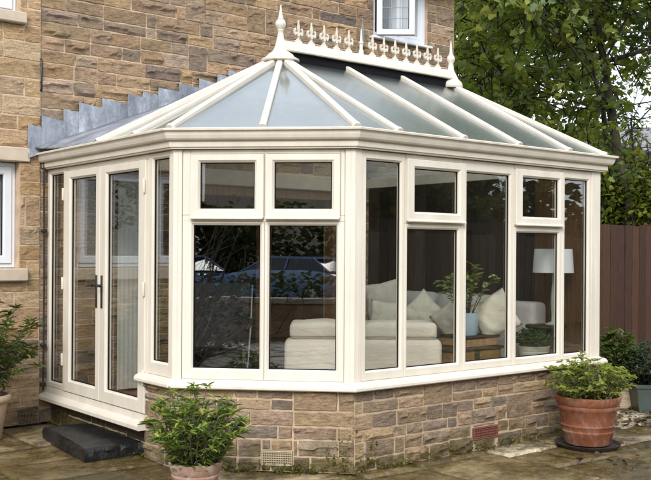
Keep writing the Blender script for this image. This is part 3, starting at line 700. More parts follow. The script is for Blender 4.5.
# ------------------------------------------------------------------ roof
ZE, ZR = 2.186, 2.872; R0 = Vector((1.155, -1.66, ZR)); R1 = Vector((3.0, -1.66, ZR)); o_ = .065
We = Vector((-o_, -1.06, ZE)); Ae = Vector((-o_, -.02, ZE)); Be = Vector((*(B + mB * o_), ZE)); Ce = Vector((*(Cc + mC * o_), ZE)); De = Vector((3.428 + .03, -2.9084 - o_, ZE)); Ee = Vector((3.466, -.02, ZE))
up = lambda p, h: p + Vector((0, 0, h))
def ridgept(x): return Vector((x, -1.66, ZR))
def eave(x): return Vector((x, -2.9084 - o_, ZE))
bars = []
Pm = Vector((-o_, -1.60, ZE)); Fm = (Be + Ce) / 2
panes = [[We, Pm, R0], [Pm, Be, R0], [Be, Fm, R0], [Fm, Ce, R0], [Ce, eave(1.176), R0], [eave(1.176), eave(1.796), ridgept(1.79), R0], [eave(1.796), eave(2.386), ridgept(2.39), ridgept(1.79)], [eave(2.386), eave(2.978), R1, ridgept(2.39)], [eave(2.978), De, R1], [De, Vector((3.466, -1.66, ZE)), R1]]
for i, p in enumerate(panes): mb = MB(); mb.slab([tuple(q) for q in p], .016); mb.build('roof_pane', M['slopeglass' if i > 3 else 'roofglass'], con)
mb = MB(); mb.slab([(3.466, -1.62, ZE + .01), (3.466, -.03, ZE + .01), (3.0, -.03, ZR), (3.0, -1.62, ZR)], .03); mb.slab([(1.75, -.03, 2.90), (1.17, -1.60, ZR), (2.998, -1.60, ZR), (2.998, -.03, 2.90)], .03); mb.build('back_slope', M['roofglass'], con)
def gbar(p, q, w=.046, h=.022, cap=True):
    mb = MB(); d = (q - p).normalized(); mb.bar(up(p, 0), up(q, .012), w, h, drop=.022)
    o = mb.build('glazing_bar', M['cream'], con)
    if cap:
        m2 = MB(); m2.bar(p - d * .010, p + d * .020, w + .005, h + .004, drop=.023); m2.build('end_cap', M['cream'], o, smooth=True, angle=35)
for p, q in ((Pm, R0), (Be, R0), (Fm, R0), (Ce, R0), (eave(1.176), R0), (eave(1.796), ridgept(1.79)), (eave(2.386), ridgept(2.39)), (eave(2.978), R1), (De, R1)):
    gbar(p + (q - p).normalized() * .03, q - (q - p).normalized() * .03)
gbar(We + (R0 - We).normalized() * .02, R0 - (R0 - We).normalized() * .03,   .070, .030)
mb = MB(); mb.box(1.2, 2.99, -1.695, -1.625, ZR - .03, 2.928, 0); mb.build('ridge_core', M['darkseal'], con)
mb = MB(); pr = [(-.062, 2.926), (-.066, 2.934), (-.060, 2.965), (-.040, 2.985), (-.030, 3.008), (-.02, 3.012), (.02, 3.012), (.030, 3.008), (.040, 2.985), (.060, 2.965), (.066, 2.934), (.062, 2.926)]
mb.loops([[(x, -1.66 + y, z) for y, z in pr] for x in (1.16, 3.0)]); mb.build('ridge_cap', M['cream'], con)
# cresting: pierced fleurs, each a part
def fleur(x, h=.182, w=.043, plain=False):
    mb = MB(); th = .009; y = -1.66; z0 = 3.010; T = lambda dx, dz: (x + dx * w, z0 + dz * h)
    def plate(poly, t=th):
        mb.loops([[(px, y - t * k, pz) for px, pz in [T(*q) for q in poly]] for k in (1, -1)])
    if plain:
        mb.lathe([(0, 0), (.022, 0), (.022, .03), (.014, .04), (.014, .085), (.02, .095), (.012, .11), (.004, .205), (0, .215)], (x, y, z0), 12)
    else:
        plate([(-.11, 0), (.11, 0), (.08, .3), (.17, .40), (.10, .52), (.20, .66), (.09, .80), (0, 1.0), (-.09, .80), (-.20, .66), (-.10, .52), (-.17, .40), (-.08, .3)])
        for sg in (1, -1):
            plate([(sg * .06, .34), (sg * .4, .40), (sg * .70, .33), (sg * .96, .40), (sg * 1.0, .53), (sg * .86, .64), (sg * .64, .66), (sg * .60, .58), (sg * .76, .54), (sg * .74, .45), (sg * .45, .49), (sg * .06, .44)], th * .8)
            plate([(sg * .08, 0), (sg * .66, 0), (sg * .74, .07), (sg * .62, .13), (sg * .44, .08), (sg * .34, .20), (sg * .22, .14), (sg * .06, .20)], th * .8)
        mb.box(x - .0105, x + .0105, y - .013, y + .013, z0 + h * .30, z0 + h * .36, .002)
    return mb.build('crest_spike' if plain else 'crest_fleur', M['cream'], con)
fl0 = fleur(1.317)
for i in range(1, 12):
    x = 1.317 + .127 * i if i < 5 else 2.08 + .127 * (i - 5)
    o = fl0.copy(); C.objects.link(o); o.parent = con; o.matrix_parent_inverse = fl0.matrix_parent_inverse; o.location = fl0.location + Vector((x - 1.317, 0, 0))
fleur(1.957, plain=True)
mb = MB(); mb.lathe([(0, .0), (.135, .0), (.145, .008), (.145, .022), (.128, .030), (.108, .042), (.098, .058), (.080, .070), (.062, .084), (.050, .105), (.040, .135), (.032, .17), (.027, .19), (.024, .205), (.021, .235), (.027, .243), (.021, .250), (.030, .262), (.040, .280), (.042, .297), (.034, .316), (.022, .328), (.026, .334), (.018, .342), (.013, .37), (.004, .435), (0, .44)], (1.148, -1.66, 2.842), 20)
mb.build('finial', M['cream'], con, smooth=True, angle=50)
mb = MB(); mb.lathe([(0, .0), (.10, .0), (.108, .01), (.10, .05), (.07, .08), (.045, .13), (.03, .16), (.024, .20), (.022, .225), (.034, .245), (.038, .262), (.032, .282), (.02, .296), (.023, .302), (.014, .31), (.004, .42), (0, .425)], (3.005, -1.66, 2.853), 20)
mb.build('finial', M['cream'], con, smooth=True, angle=50)
# ------------------------------------------------------------------ lead flashing where the roof meets the house
lead = thing('lead_flashing', 'blue grey stepped lead flashing along the stone wall above the doors', 'flashing', (.6, -.05, 2.5))
crop = [(0, 160), (40, 135), (105, 115), (150, 95), (220, 82), (295, 70), (340, 65), (385, 52), (447, 40), (505, 25), (560, 12), (592, 0), (640, -18)]
tops = [aty(30 + x / 2.96, 70 + y / 2.96, -.05) for x, y in crop]
def low(x): return 2.19 + .40 * (x + .12)
mb = MB(); rg = random.Random(4)
for i in range(len(tops) - 1):
    x0, x1 = tops[i].x - .012, tops[i + 1].x + .014; zt = tops[i].z; zb = low(x0) - .02; nx_ = 6; dd = .037 + .006 * (i % 2)
    slope = rg.uniform(-.16, -.04)
    rows = []
    for j in range(6):
        rows.append([(x0 + (x1 - x0) * k / nx_, -dd - .010 * noise.noise((x0 * 5 + k * .9, j * .7, i)) - (.012 if j == 0 else 0), (zb + (x1 - x0) * .4 * k / nx_) + (zt + slope * (x1 - x0) * k / nx_ - zb - (x1 - x0) * .4 * k / nx_) * j / 5) for k in range(nx_ + 1)])
    rows.append([(p[0], -.004, p[2] + .004) for p in rows[-1]])
    ix = mb.grid(rows)
mb.build('step_piece', M['lead'], lead, smooth=True, angle=40)
mb = MB(); rows = []
for j in range(5):
    rows.append([])
    for k in range(13):
        t = k / 12; xw = -.12 + 1.95 * t; W_ = Vector((xw, -.035, low(xw) + .05 - .02 * t)); e_ = We.lerp(R0, t) + Vector((0, .02, .03)) if t > 0 else We + Vector((-.02, .03, .02))
        q = W_.lerp(e_, j / 4); rows[-1].append((q.x, q.y, q.z - .02 * math.sin(math.pi * j / 4) + .006 * noise.noise((k, j, 2))))
mb.grid(rows); rows2 = [[(-.12 - .01, y, ZE - .05), (-.12, y, ZE + .035)] for y in (-.01, -.5, -1.06)]
ap = mb.build('apron', M['lead'], lead, smooth=True)
md = ap.modifiers.new('thickness', 'SOLIDIFY'); md.thickness = .012; md.offset = -1
# ================================================================== INSIDE
def rbox(mb, P, hx, hy, hz, r, n=10, puff=0, sd=0):
    """soft rounded box centred on the origin of P(x,y,z)"""
    def co(h):
        k = n // 3; a = [-h + r * (1 - math.cos(math.pi / 2 * i / k)) for i in range(k)]; b = [-(h - r) + 2 * (h - r) * i / n for i in range(n + 1)]
        return a + b + [-x for x in a[::-1]]
    X, Y, Z = co(hx), co(hy), co(hz)
    def pt(x, y, z):
        q = Vector((x, y, z)); i = Vector((max(-hx + r, min(hx - r, x)), max(-hy + r, min(hy - r, y)), max(-hz + r, min(hz - r, z)))); o = q - i
        if o.length > 1e-9: q = i + o.normalized() * r
        if puff:
            k = (1 - (x / hx) ** 2) * (1 - (y / hy) ** 2) if abs(z) > hz - r else 0
            q.z += math.copysign(puff * k, z) ; q += Vector((0, 0, 1)) * (noise.noise(q * 9 + Vector((sd, 0, 0))) * puff * .6 + noise.noise(Vector((q.x * 5, q.y * 26, sd))) * puff * .25)
        return P(q.x, q.y, q.z)
    for sgn in (-1, 1):
        mb.grid([[pt(x, y, sgn * hz) for x in X] for y in Y]); mb.grid([[pt(x, sgn * hy, z) for x in X] for z in Z]); mb.grid([[pt(sgn * hx, y, z) for y in Y] for z in Z])
def weld(o):
    bm = bmesh.new(); bm.from_mesh(o.data); bmesh.ops.remove_doubles(bm, verts=bm.verts, dist=.0004); bmesh.ops.recalc_face_normals(bm, faces=bm.faces); bm.to_mesh(o.data); bm.free(); return o
def frame3(c, x, y):
    x = Vector(x).normalized(); y = Vector(y).normalized(); z = x.cross(y); c = Vector(c)
    return lambda a, b, d: tuple(c + x * a + y * b + z * d)
def sofa(name, label, c, wd, bd, W, dp, hb, ha, hs, mt, mc, ncush):
    """wd = width direction, bd = direction from front to back (horizontal)"""
    t = thing(name, label, 'sofa', c); wd = Vector(wd).normalized(); bd = Vector(bd).normalized(); z0 = .2
    def part(nm, a, b, zz, hx, hy, hz, r, m, puff=0):
        mb = MB(); cc = Vector(c) + wd * a + bd * b; cc.z = z0 + zz
        rbox(mb, frame3(cc, wd, bd), hx, hy, hz, r, puff=puff, sd=a * 7); return weld(mb.build(nm, M[m], t, smooth=True))
    part('base', 0, 0, .20, W / 2 - .02, dp / 2 - .02, .14, .03, mt)
    part('back', 0, dp / 2 - .10, hb / 2 + .05, W / 2, .10, hb / 2 - .05, .05, mt)
    for s in (-1, 1): part('arm', s * (W / 2 - .09), -.04, ha / 2 + .05, .088, dp / 2 - .06, ha / 2 - .05, .06, mt)
    iw = (W - .36) / ncush
    for k in range(ncush):
        a = -W / 2 + .18 + iw * (k + .5)
        part('seat_cushion', a, -.12, hs - .07, iw / 2 - .005, dp / 2 - .15, .075, .05, mc, .015)
    for s in (-1, 1):
        for s2 in (-1, 1):
            mb = MB(); q = Vector(c) + wd * s * (W / 2 - .08) + bd * s2 * (dp / 2 - .1); mb.lathe([(0, 0), (.018, 0), (.026, .07), (0, .07)], (q.x, q.y, .2), 10); mb.build('foot', M['darkseal'], t)
    return t, part
ca = at(363.5, 0, 6.95 + .42); ca.z = 0
sA, pA = sofa('sofa', 'cream linen sofa seen from behind with two flat cushions along its low back', ca, rt, -fw, 1.17, .84, .565, .50, .42, 'linen', 'linen', 2)
for k in (-1, 1):
    mb = MB(); cc = Vector(ca) + rt * (k * .275) - fw * .25; cc.z = .82
    rbox(mb, frame3(cc, rt, -fw), .272, .16, .06, .035, puff=.02, sd=k * 3); o = weld(mb.build('back_cushion', M['linen'], sA, smooth=True))
    p2 = MB(); P_ = frame3(cc, rt, -fw); p2.tube([P_(x, y, .035) for x, y in ((-.262, .155), (.262, .155), (.266, -.155), (-.266, -.155), (-.262, .155))], .006, 6); p2.build('piping', M['linen_dark'], o, smooth=True)
cb = Vector((2.93, -1.50, 0))
sB, pB = sofa('sofa', 'grey linen sofa with high rounded back against the right hand end wall', cb, (0, 1, 0), (1, 0, 0), 1.94, .84, .80, .55, .44, 'linen_dark', 'linen_dark', 2)
for k in range(2):
    mb = MB(); cc = Vector((3.02, -1.50 + (k - .5) * .82, .2 + .64)); rbox(mb, frame3(cc, (0, 1, 0), (.25, 0, 1)), .40, .215, .09, .08, puff=.03, sd=k * 5)
    o = weld(mb.build('back_cushion', M['linen_dark'], sB, smooth=True))
    p2 = MB(); P_ = frame3(cc, (0, 1, 0), (.25, 0, 1)); p2.tube([P_(x, y, .06) for x, y in ((-.38, .2), (.38, .2), (.39, -.2), (-.39, -.2), (-.38, .2))], .006, 6); p2.build('piping', M['linen'], o, smooth=True)
def cushion(label, c, ux, uy, h, th, m='cushion', seed=0):
    mb = MB(); P = frame3(c, ux, uy); n = 16
    for sg in (-1, 1):
        rows = []
        for j in range(n + 1):
            r = []
            for i in range(n + 1):
                x, y = -1 + 2 * i / n, -1 + 2 * j / n
                k = max(0, (1 - x * x) * (1 - y * y)) ** .45; pin = 1 - .09 * (1 - min(1, (abs(x * y)) ** .8)) * (max(abs(x), abs(y)) ** 4)
                r.append(P(x * h * pin, y * h * pin, sg * th * k * (1 + .25 * noise.noise((x * 1.6 + seed, y * 1.6, sg))) + (.012 * noise.noise((x * 3, y * 3 + seed, 1)) if k > 0 else 0)))
            rows.append(r)
        mb.grid(rows)
    o = weld(mb.build('cushion', M[m], None, smooth=True)); return tag(o, label, 'cushion', 'cushions on the sofas')
back = Vector((.28, 0, 1))
def dia(u, v, x, lab, h, rot, m='cushion', sd=0):
    d = sight(u, v); c = CAM + d * ((x - CAM.x) / d.x)
    nrm = (CAM - c); nrm.z = 0; nrm = (nrm.normalized() + Vector((-.4, 0, .15))).normalized(); X = Vector((0, 0, 1)).cross(nrm).normalized(); Y = nrm.cross(X)
    ux = X * math.cos(rot) + Y * math.sin(rot); uy = -X * math.sin(rot) + Y * math.cos(rot); cushion(lab, c, ux, uy, h, .075, m, sd)
dia(423, 314, 2.62, 'ivory cushion standing on one corner in the second tall pane from the left', .155, R(45), sd=1)
dia(454, 320, 2.66, 'ivory cushion half hidden behind the blue plant pot', .15, R(40), sd=2)
dia(494, 316, 2.62, 'ivory cushion leaning between the pot plant and the grey sofa back', .165, R(30), sd=3)
dia(383, 300, 2.66, 'pale cushion with a peaked corner at the far end of the grey sofa', .165, R(12), 'linen', 4)
dia(386, 318, 2.50, 'plump pale green cream cushion below the peaked one at the far sofa end', .15, R(-4), 'cushion', 5)
# chest, box and pot plant
t = thing('wooden_chest', 'orange brown wooden chest with a dark latch inside the window', 'chest', (2.33, -2.42, .2))
mb = MB(); mb.box(2.05, 2.61, -2.6, -2.25, .21, .665, .006); mb.build('body', M['oak'], t)
mb = MB(); mb.box(2.035, 2.625, -2.615, -2.235, .668, .690, .005); mb.build('lid', M['fence_dark'], t)
mb = MB(); mb.box(2.30, 2.35, -2.612, -2.5995, .60, .665, .003); mb.build('latch', M['black'], t)
t = thing('wooden_box', 'small pale wooden box on the chest under the blue pot', 'box', (2.42, -2.44, .69))
mb = MB(); mb.box(2.24, 2.60, -2.58, -2.3, .691, .752, .004); mb.col = (1.7, 1.9, 2.1); mb.c = [mb.col] * len(mb.v); mb.build('body', M['oak'], t)
mb = MB(); mb.box(2.232, 2.608, -2.588, -2.292, .753, .770, .003); mb.build('lid', M['fence_dark'], t)
def potted(label, c, prof, m, soilz, soilr, grp='potted plants', n=36, name='potted_plant'):
    t = thing(name, label, 'potted plant', c, grp); mb = MB(); mb.lathe(prof, c, n); mb.build('pot', M[m], t, smooth=True, angle=45)
    if soilr:
        s = MB(); rows = [[(c[0] + soilr * q / 4 * math.cos(a * math.pi / 10), c[1] + soilr * q / 4 * math.sin(a * math.pi / 10), c[2] + soilz + .012 * noise.noise((q, a % 20, 1))) for a in range(21)] for q in range(5)]; s.grid(rows); s.build('soil', M['soil'], t, recalc=False)
    return t
GREEN1 = [(.09, .145, .032), (.115, .175, .042), (.07, .115, .026), (.15, .20, .055)]
YEL = [(.28, .33, .06), (.36, .38, .07), (.22, .28, .055)]
pc = (2.385, -2.45, .7705)
t = potted('leggy jade plant in a pale blue ribbed pot on the wooden box', pc, [(0, 0), (.07, 0), (.078, .01), (.083, .165), (.086, .172), (.078, .174), (.074, .15), (0, .15)], 'ceramic_blue', .152, .074)
shrub(t, (pc[0], pc[1], pc[2] + .15), .24, .45, 19, 9, .055, [(.20, .27, .09), (.26, .33, .11), (.15, .21, .07)], 31, 'round', tips=[(.34, .40, .14), (.26, .33, .10)], rmouth=.03, low=.3)
q = aty(534, 300, -2.715); pc = (q.x, q.y, .576)
t = potted('low bushy fern in a wide banded pale dish inside the window', pc, [(0, 0), (.085, 0), (.10, .008), (.108, .03), (.104, .034), (.112, .04), (.117, .062), (.112, .066), (.12, .072), (.126, .098), (.13, .104), (.12, .108), (.115, .09), (0, .09)], 'ceramic', .092, .114)
shrub(t, (pc[0], pc[1], pc[2] + .09), .17, .15, 110, 14, .036, [(.06, .11, .03), (.09, .15, .045), (.045, .08, .024)], 32, 'lance', rmouth=.09, whorl=5)
# lamp on dark table
t = thing('side_table', 'dark round side table in the corner under the lamp', 'table', (3.15, -2.60, .2)); mb = MB(); mb.lathe([(0, .60), (.16, .60), (.165, .61), (.16, .625), (0, .625)], (3.15, -2.6, .2), 28); mb.build('table_top', M['fence_dark'], t)
for k in range(3):
    a = k * 2.1 + .4; mb = MB(); mb.tube([(3.15 + .08 * math.cos(a), -2.6 + .08 * math.sin(a), .8), (3.15 + .15 * math.cos(a), -2.6 + .15 * math.sin(a), .2)], .012, 8); mb.build('leg', M['fence_dark'], t)
lx, ly = 3.165, -2.66
t = thing('table_lamp', 'table lamp with grey drum shade and slim pale curved stem', 'lamp', (lx, ly, .826))
mb = MB(); mb.lathe([(.150, 1.443), (.164, 1.252), (.161, 1.252), (.147, 1.443)], (lx, ly, 0), 40); mb.loops([[(lx + r * math.cos(a * math.pi / 20), ly + r * math.sin(a * math.pi / 20), z) for a in range(40)] for r, z in ((.150, 1.4425), (.147, 1.4425))], cap=False); mb.build('lamp_shade', M['lampshade'], t, smooth=True, angle=40)
mb = MB(); mb.lathe([(0, 0), (.06, 0), (.062, .012), (.014, .03), (.012, .09), (.020, .17), (.017, .25), (.009, .34), (.007, .40), (.009, .50), (0, .50)], (lx, ly, .826), 24); mb.build('lamp_stem', M['ceramic'], t, smooth=True)
t = thing('folding_chair', 'black sling chair with a tubular steel frame behind the left front window', 'chair', (1.0, -.98, .2))
cx, cy = 1.02, -.95; dx = rt * .26; up_ = Vector((0, 0, 1))
def cp(a, b, z): q = Vector((cx, cy, z)) + rt * a + fw * b; return tuple(q)
for s in (-1, 1):
    mb = MB(); mb.tube([cp(s * .27, -.28, .2), cp(s * .27, .02, .50), cp(s * .27, .3, .78), cp(s * .27, .42, 1.12)], .011, 8); mb.build('frame', M['steel'], t, smooth=True)
    mb = MB(); mb.tube([cp(s * .25, .32, .2), cp(s * .25, .0, .5), cp(s * .25, -.25, .68)], .011, 8); mb.build('leg', M['steel'], t, smooth=True)
    mb = MB(); mb.tube([cp(s * .29, -.25, .80), cp(s * .29, .28, .84)], .016, 8); mb.build('arm', M['black'], t, smooth=True)
mb = MB(); mb.grid([[cp(a, b, z) for a in (-.25, 0, .25)] for b, z in ((-.28, .66), (-.1, .60), (.15, .58), (.28, .66), (.36, .9), (.43, 1.13))]); o = mb.build('sling', M['black_fabric'], t, smooth=True); md = o.modifiers.new('thick', 'SOLIDIFY'); md.thickness = .02
t = thing('curtain', 'pale curtain hanging on the house wall behind the right hand door', 'curtain', (.75, -.08, .25))
mb = MB(); pr = [(.60 + .30 * i / 40, -.075 - .0015 * math.sin(i * 1.15)) for i in range(41)]
mb.loops([[(x, y, z) for x, y in pr] + [(x, y + .006, z) for x, y in pr[::-1]] for z in (.22, 1.2, 2.02)]); mb.build('cloth', M['curtain'], t, smooth=True, angle=60)
mb = MB(); mb.tube([(.55, -.075, 2.03), (.95, -.075, 2.03)], .012, 8); mb.build('rail', M['black'], t)

# ================================================================== PATIO THINGS
mb = MB(); top = [Vector((-.29, -.66, 0)), Vector((-.385, -1.60, 0)), Vector((.045, -1.585, 0)), Vector((.045, -.66, 0))]
# rough hewn slab: the part under the door is hidden by the sill
per = []
for a, b in zip(top, top[1:] + top[:1]):
    L = int((b - a).length / .022)
    for i in range(L): per.append(a.lerp(b, i / L))
ctr = sum(top, Vector()) / 4; ls = []
for z, off in ((-.02, .0), (.0, .006), (.02, .012), (.045, .004), (.066, .008), (.082, -.004), (.090, -.020)):
    r = []
    for p in per:
        d = (p - ctr).normalized(); nn = noise.noise((p.x * 14, p.y * 14, z * 22)) * .020 + noise.noise((p.x * 40, p.y * 40, z * 50)) * .007
        q = p + d * (off + (nn if z > 0 else nn * .4)); r.append((q.x, q.y, z + (noise.noise((p.x * 5, p.y * 5, 3)) * .007 if z > .05 else 0)))
    ls.append(r)
for s in (.93, .8, .6, .35, .1):
    ls.append([tuple(ctr.lerp(Vector(p), s).to_2d()) + (.091 + .006 * noise.noise((ctr.lerp(Vector(p), s).x * 8, ctr.lerp(Vector(p), s).y * 8, 1)),) for p in per])
mb.loops(ls); tag(mb.build('stone_step', M['slab'], None, smooth=True, angle=50), 'rough edged black slate step below the french doors', 'step')
mb = MB()
w0, w1 = aty(19, 0, -.06).x, aty(39, 0, -.06).x
for i in range(15):
    x = w0 + (w1 - w0) * i / 14; mb.tube([(x, -.03, .12 + .02 * i / 14), (x, -.10, .12 + .02 * i / 14), (x, -.13, .01)], .0018, 4)
for z in (.02, .05, .08, .11): mb.tube([(w0, -.128 + .03 * z / .13, z), (w1, -.128 + .03 * z / .13, z)], .0018, 4)
mb.tube([(w0, -.10, .12), (w1, -.10, .14)], .006, 5)
tag(mb.build('wire_guard', M['wire'], None), 'small dark wire mesh guard at the wall foot by the pipe', 'wire guard')
# beige pot, left edge
pc = (-.66, -.43, 0)
t = potted('tall rhododendron in a plain beige pot at the left edge', pc, [(0, 0), (.125, 0), (.135, .01), (.175, .27), (.198, .285), (.205, .30), (.205, .325), (.198, .335), (.18, .335), (.172, .28), (0, .28)], 'beige_pot', .285, .172)
shrub(t, (pc[0], pc[1], .28), .42, .88, 90, 13, .080, [(.13, .19, .046), (.17, .23, .06), (.22, .27, .075), (.09, .135, .034)], 41, 'lance', tips=[(.09, .13, .035), (.06, .10, .025), (.16, .16, .04)], rmouth=.08, low=.2, whorl=9)
# pinkish terracotta pot, front
pc = tuple(at(198.5, 0, 5.2).to_2d()) + (0,)
t = potted('glossy bush with bright new tips in a pinkish scalloped terracotta pot', pc, [(0, 0), (.095, 0), (.105, .01), (.128, .165), (.133, .17), (.133, .18), (.128, .184), (.138, .20), (.148, .235), (.150, .246), (.140, .250), (.130, .22), (0, .22)], 'terracotta', .222, .132)
for o in t.children:
    if o.name.startswith('pot'):
        for v in o.data.vertices:
            if v.co.z > .19: a = math.atan2(v.co.y - pc[1], v.co.x - pc[0]); v.co.z += .010 * abs(math.sin(a * 4)) - .006
shrub(t, (pc[0], pc[1], .225), .27, .46, 130, 15, .057, [(.14, .21, .045), (.18, .25, .06), (.10, .16, .035), (.25, .30, .075)], 42, 'lance', tips=YEL + YEL + GREEN1 + GREEN1, rmouth=.12, low=.02, whorl=8)
# orange terracotta pot on saucer, right
pc = (2.752, -3.295, .028)
t = potted('pale leaved bush in a big weathered orange terracotta pot', pc, [(0, 0), (.160, 0), (.168, .012), (.183, .085), (.187, .09), (.187, .098), (.184, .102), (.190, .13), (.194, .134), (.194, .142), (.190, .146), (.205, .245), (.214, .252), (.218, .27), (.215, .282), (.222, .29), (.236, .325), (.236, .342), (.226, .348), (.21, .34), (.20, .30), (0, .30)], 'terracotta_orange', .305, .20)
shrub(t, (pc[0], pc[1], .33), .33, .33, 120, 14, .045, [(.22, .265, .07), (.27, .31, .09), (.16, .20, .05), (.32, .35, .12)], 43, 'oval', tips=[(.34, .37, .10), (.27, .31, .085)], rmouth=.15, low=.2, whorl=7, leafmat='leaf')
shrub(t, (pc[0] - .03, pc[1], .5), .03, .26, 1, 10, .04, [(.2, .24, .06)], 44, 'oval', tips=[(.27, .29, .07)], rmouth=.02, fol='tall_shoot', leafmat='leaf')
mb = MB(); mb.lathe([(0, 0), (.21, 0), (.235, .025), (.238, .03), (.228, .03), (.21, .014), (0, .014)], (pc[0], pc[1], .003), 36); tag(mb.build('saucer', M['soil'], None, smooth=True, angle=40), 'dark muddy saucer under the orange terracotta pot', 'saucer')
# cream trough and grey green pot by the fence
def boxpot(label, c, w, d, h, flare, m, yaw):
    t = thing('potted_plant', label, 'potted plant', c, 'potted plants'); mb = MB(); cs, sn = math.cos(yaw), math.sin(yaw)
    def rect(a, b, z): return [(c[0] + x * cs - y * sn, c[1] + x * sn + y * cs, c[2] + z) for x, y in ((-a, -b), (a, -b), (a, b), (-a, b))]
    k = 1 - flare
    mb.loops([rect(w * k, d * k, 0), rect(w * .98, d * .98, h * .86), rect(w * 1.05, d * 1.05, h * .87), rect(w * 1.06, d * 1.06, h), rect(w * .93, d * .93, h), rect(w * .9, d * .9, h * .8)])
    mb.build('pot', M[m], t)
    s = MB(); s.grid([[Vector(r).lerp(Vector((c[0], c[1], c[2] + h * .82)), q) for r in rect(w * .9, d * .9, h * .82) + rect(w * .9, d * .9, h * .82)[:1]] for q in (0, .99)]); s.build('soil', M['soil'], t, recalc=False); return t
q = atz(620, 409, 0); pc = (q.x + .1, q.y + .11, 0)
t = boxpot('leafy shrub with dead brown leaves in a cream wooden trough by the fence', pc, .13, .12, .185, .04, 'cream_box', HEAD - R(90))
shrub(t, (pc[0], pc[1], .16), .26, .60, 60, 12, .075, [(.10, .155, .036), (.14, .195, .05), (.19, .23, .06)], 51, 'oval', tips=[(.12, .16, .04), (.08, .12, .03)], rmouth=.08, low=.45, whorl=8)
shrub(t, (pc[0] + .06, pc[1] - .05, .17), .16, .26, 26, 9, .06, [(.16, .09, .045), (.22, .14, .08), (.11, .06, .03)], 52, 'lance', rmouth=.07, fol='dead_foliage', leafmat='litter')
q = atz(652, 413, 0); pc = (q.x + .12, q.y + .1, 0)
t = boxpot('blue green needled bush in a square grey green pot at the right edge', pc, .17, .17, .25, .2, 'green_pot', HEAD - R(90))
shrub(t, (pc[0], pc[1], .22), .30, .42, 130, 28, .045, [(.045, .08, .045), (.07, .11, .065), (.10, .14, .085)], 53, 'lance', rmouth=.12, whorl=12)
# moss and small weeds at the foot of the stone wall
ms = MB(); rg = random.Random(5)
def tuft(p, nrm, k, L, cols):
    for i in range(k):
        ms.col = shade(rg, cols, .35); q = Vector(p) + rdir(rg) * .022; leaf(ms, q, (nrm * .8 + rdir(rg)), rdir(rg, .2, 1), L * rng_(.5, 1.2), 'round', .1, .2)
rng_ = rg.uniform
MOS = [(.16, .15, .025), (.11, .12, .025), (.22, .20, .035), (.08, .075, .02)]
for f, L_ in ((FAC, FL), (LONG, 2.5)):
    for i in range(230):
        sx = rg.uniform(.0, L_); near = (L_ - sx) if f is FAC else sx
        if near > .45 and rg.random() < .55: continue
        z = abs(rg.gauss(0, .022)) + (abs(rg.gauss(0, .09)) if near < .22 and rg.random() < .6 else 0)
        p = f.P(sx, .012 + (0.02 * rg.random() if z < .02 else 0), max(.004, z)); tuft(p, Vector((f.n.x, f.n.y, .4)), rg.randint(3, 8), .016, MOS)
for i in range(60):
    p = LEFT.P(rg.uniform(.1, 1.9), rg.uniform(-.03, .03), .006); tuft(p, Vector((0, 0, 1)), rg.randint(3, 8), .016, MOS)
tag(ms.build('moss', M['leaf'], None, recalc=False), 'yellow green moss along the foot of the low stone wall', 'moss', kind='stuff')
# loose dead leaves on the paving near the fence
lf = MB(); rg = random.Random(77)
for i in range(420):
    q = atz(rg.uniform(575, 690), rg.uniform(398, 428) if rg.random() < .75 else rg.uniform(400, 470), .012)
    lf.col = shade(rg, [(.10, .06, .03), (.06, .04, .025), (.16, .11, .06), (.05, .035, .02)]); leaf(lf, Vector((q.x, q.y, .008 + rg.uniform(0, .02))), rdir(rg, -.1, .25), rdir(rg, .6, 1), rg.uniform(.03, .075), 'oval', .25, .1)
tag(lf.build('fallen_leaves', M['litter'], None, recalc=False), 'scatter of brown fallen leaves on the paving by the pots', 'fallen leaves', kind='stuff')

# ================================================================== FENCE, TREES, NEIGHBOURS
def fence(name, label, p0, p1, h, mt, seed, bw=.15, post_every=1.9):
    t = thing(name, label, 'fence', (p0[0], p0[1], 0)); f = Fr(p0, (p1[0] - p0[0], p1[1] - p0[1]), ((p1[1] - p0[1]), -(p1[0] - p0[0]))); L = (Vector(p1) - Vector(p0)).length; rg = random.Random(seed)
    mb = MB(); x = 0; k = 0
    while x < L:
        c = rg.uniform(.65, 1.35); mb.col = (c, c * rg.uniform(.94, 1.06), c * rg.uniform(.9, 1.1)); dz = rg.uniform(-.012, .012); lean = rg.uniform(-.004, .004)
        P = lambda a, b, z, x=x, l=lean: f.P(a + l * z, b, z)
        mb.boxp(P, x, x + bw - .012 + rg.uniform(-.004, .003), .002 + rg.uniform(0, .006), .020 + rg.uniform(0, .006), .06, h + dz, .004); x += bw
    mb.build('boards', M[mt], t)
    for z in (.4, h - .35): m2 = MB(); f.box(m2, 0, L, -.055, -.001, z, z + .09); m2.build('rail', M[mt], t)
    x = .1
    while x < L: m2 = MB(); f.box(m2, x, x + .1, -.155, -.057, 0, h + .03, .008); m2.build('post', M[mt], t); x += post_every
    return t
fence('fence', 'red brown close boarded fence beyond the right end', (4.82, -.12), (13.5, -.12), 1.79, 'fence', 3, .166)
SYC = [(.17, .215, .048), (.215, .255, .058), (.135, .18, .042), (.28, .29, .068), (.165, .22, .09)]
LAU = [(.16, .20, .026), (.22, .24, .036), (.11, .15, .024), (.27, .27, .05)]
DRK = [(.135, .175, .034), (.17, .21, .043), (.22, .24, .05), (.10, .135, .03)]
T = lambda u, v, d: tuple(at(u, v, d))
syb = at(633, 0, 14.0); syb.z = 0
def lobes(lst): return [(at(u, v, d), r) for u, v, d, r in lst]
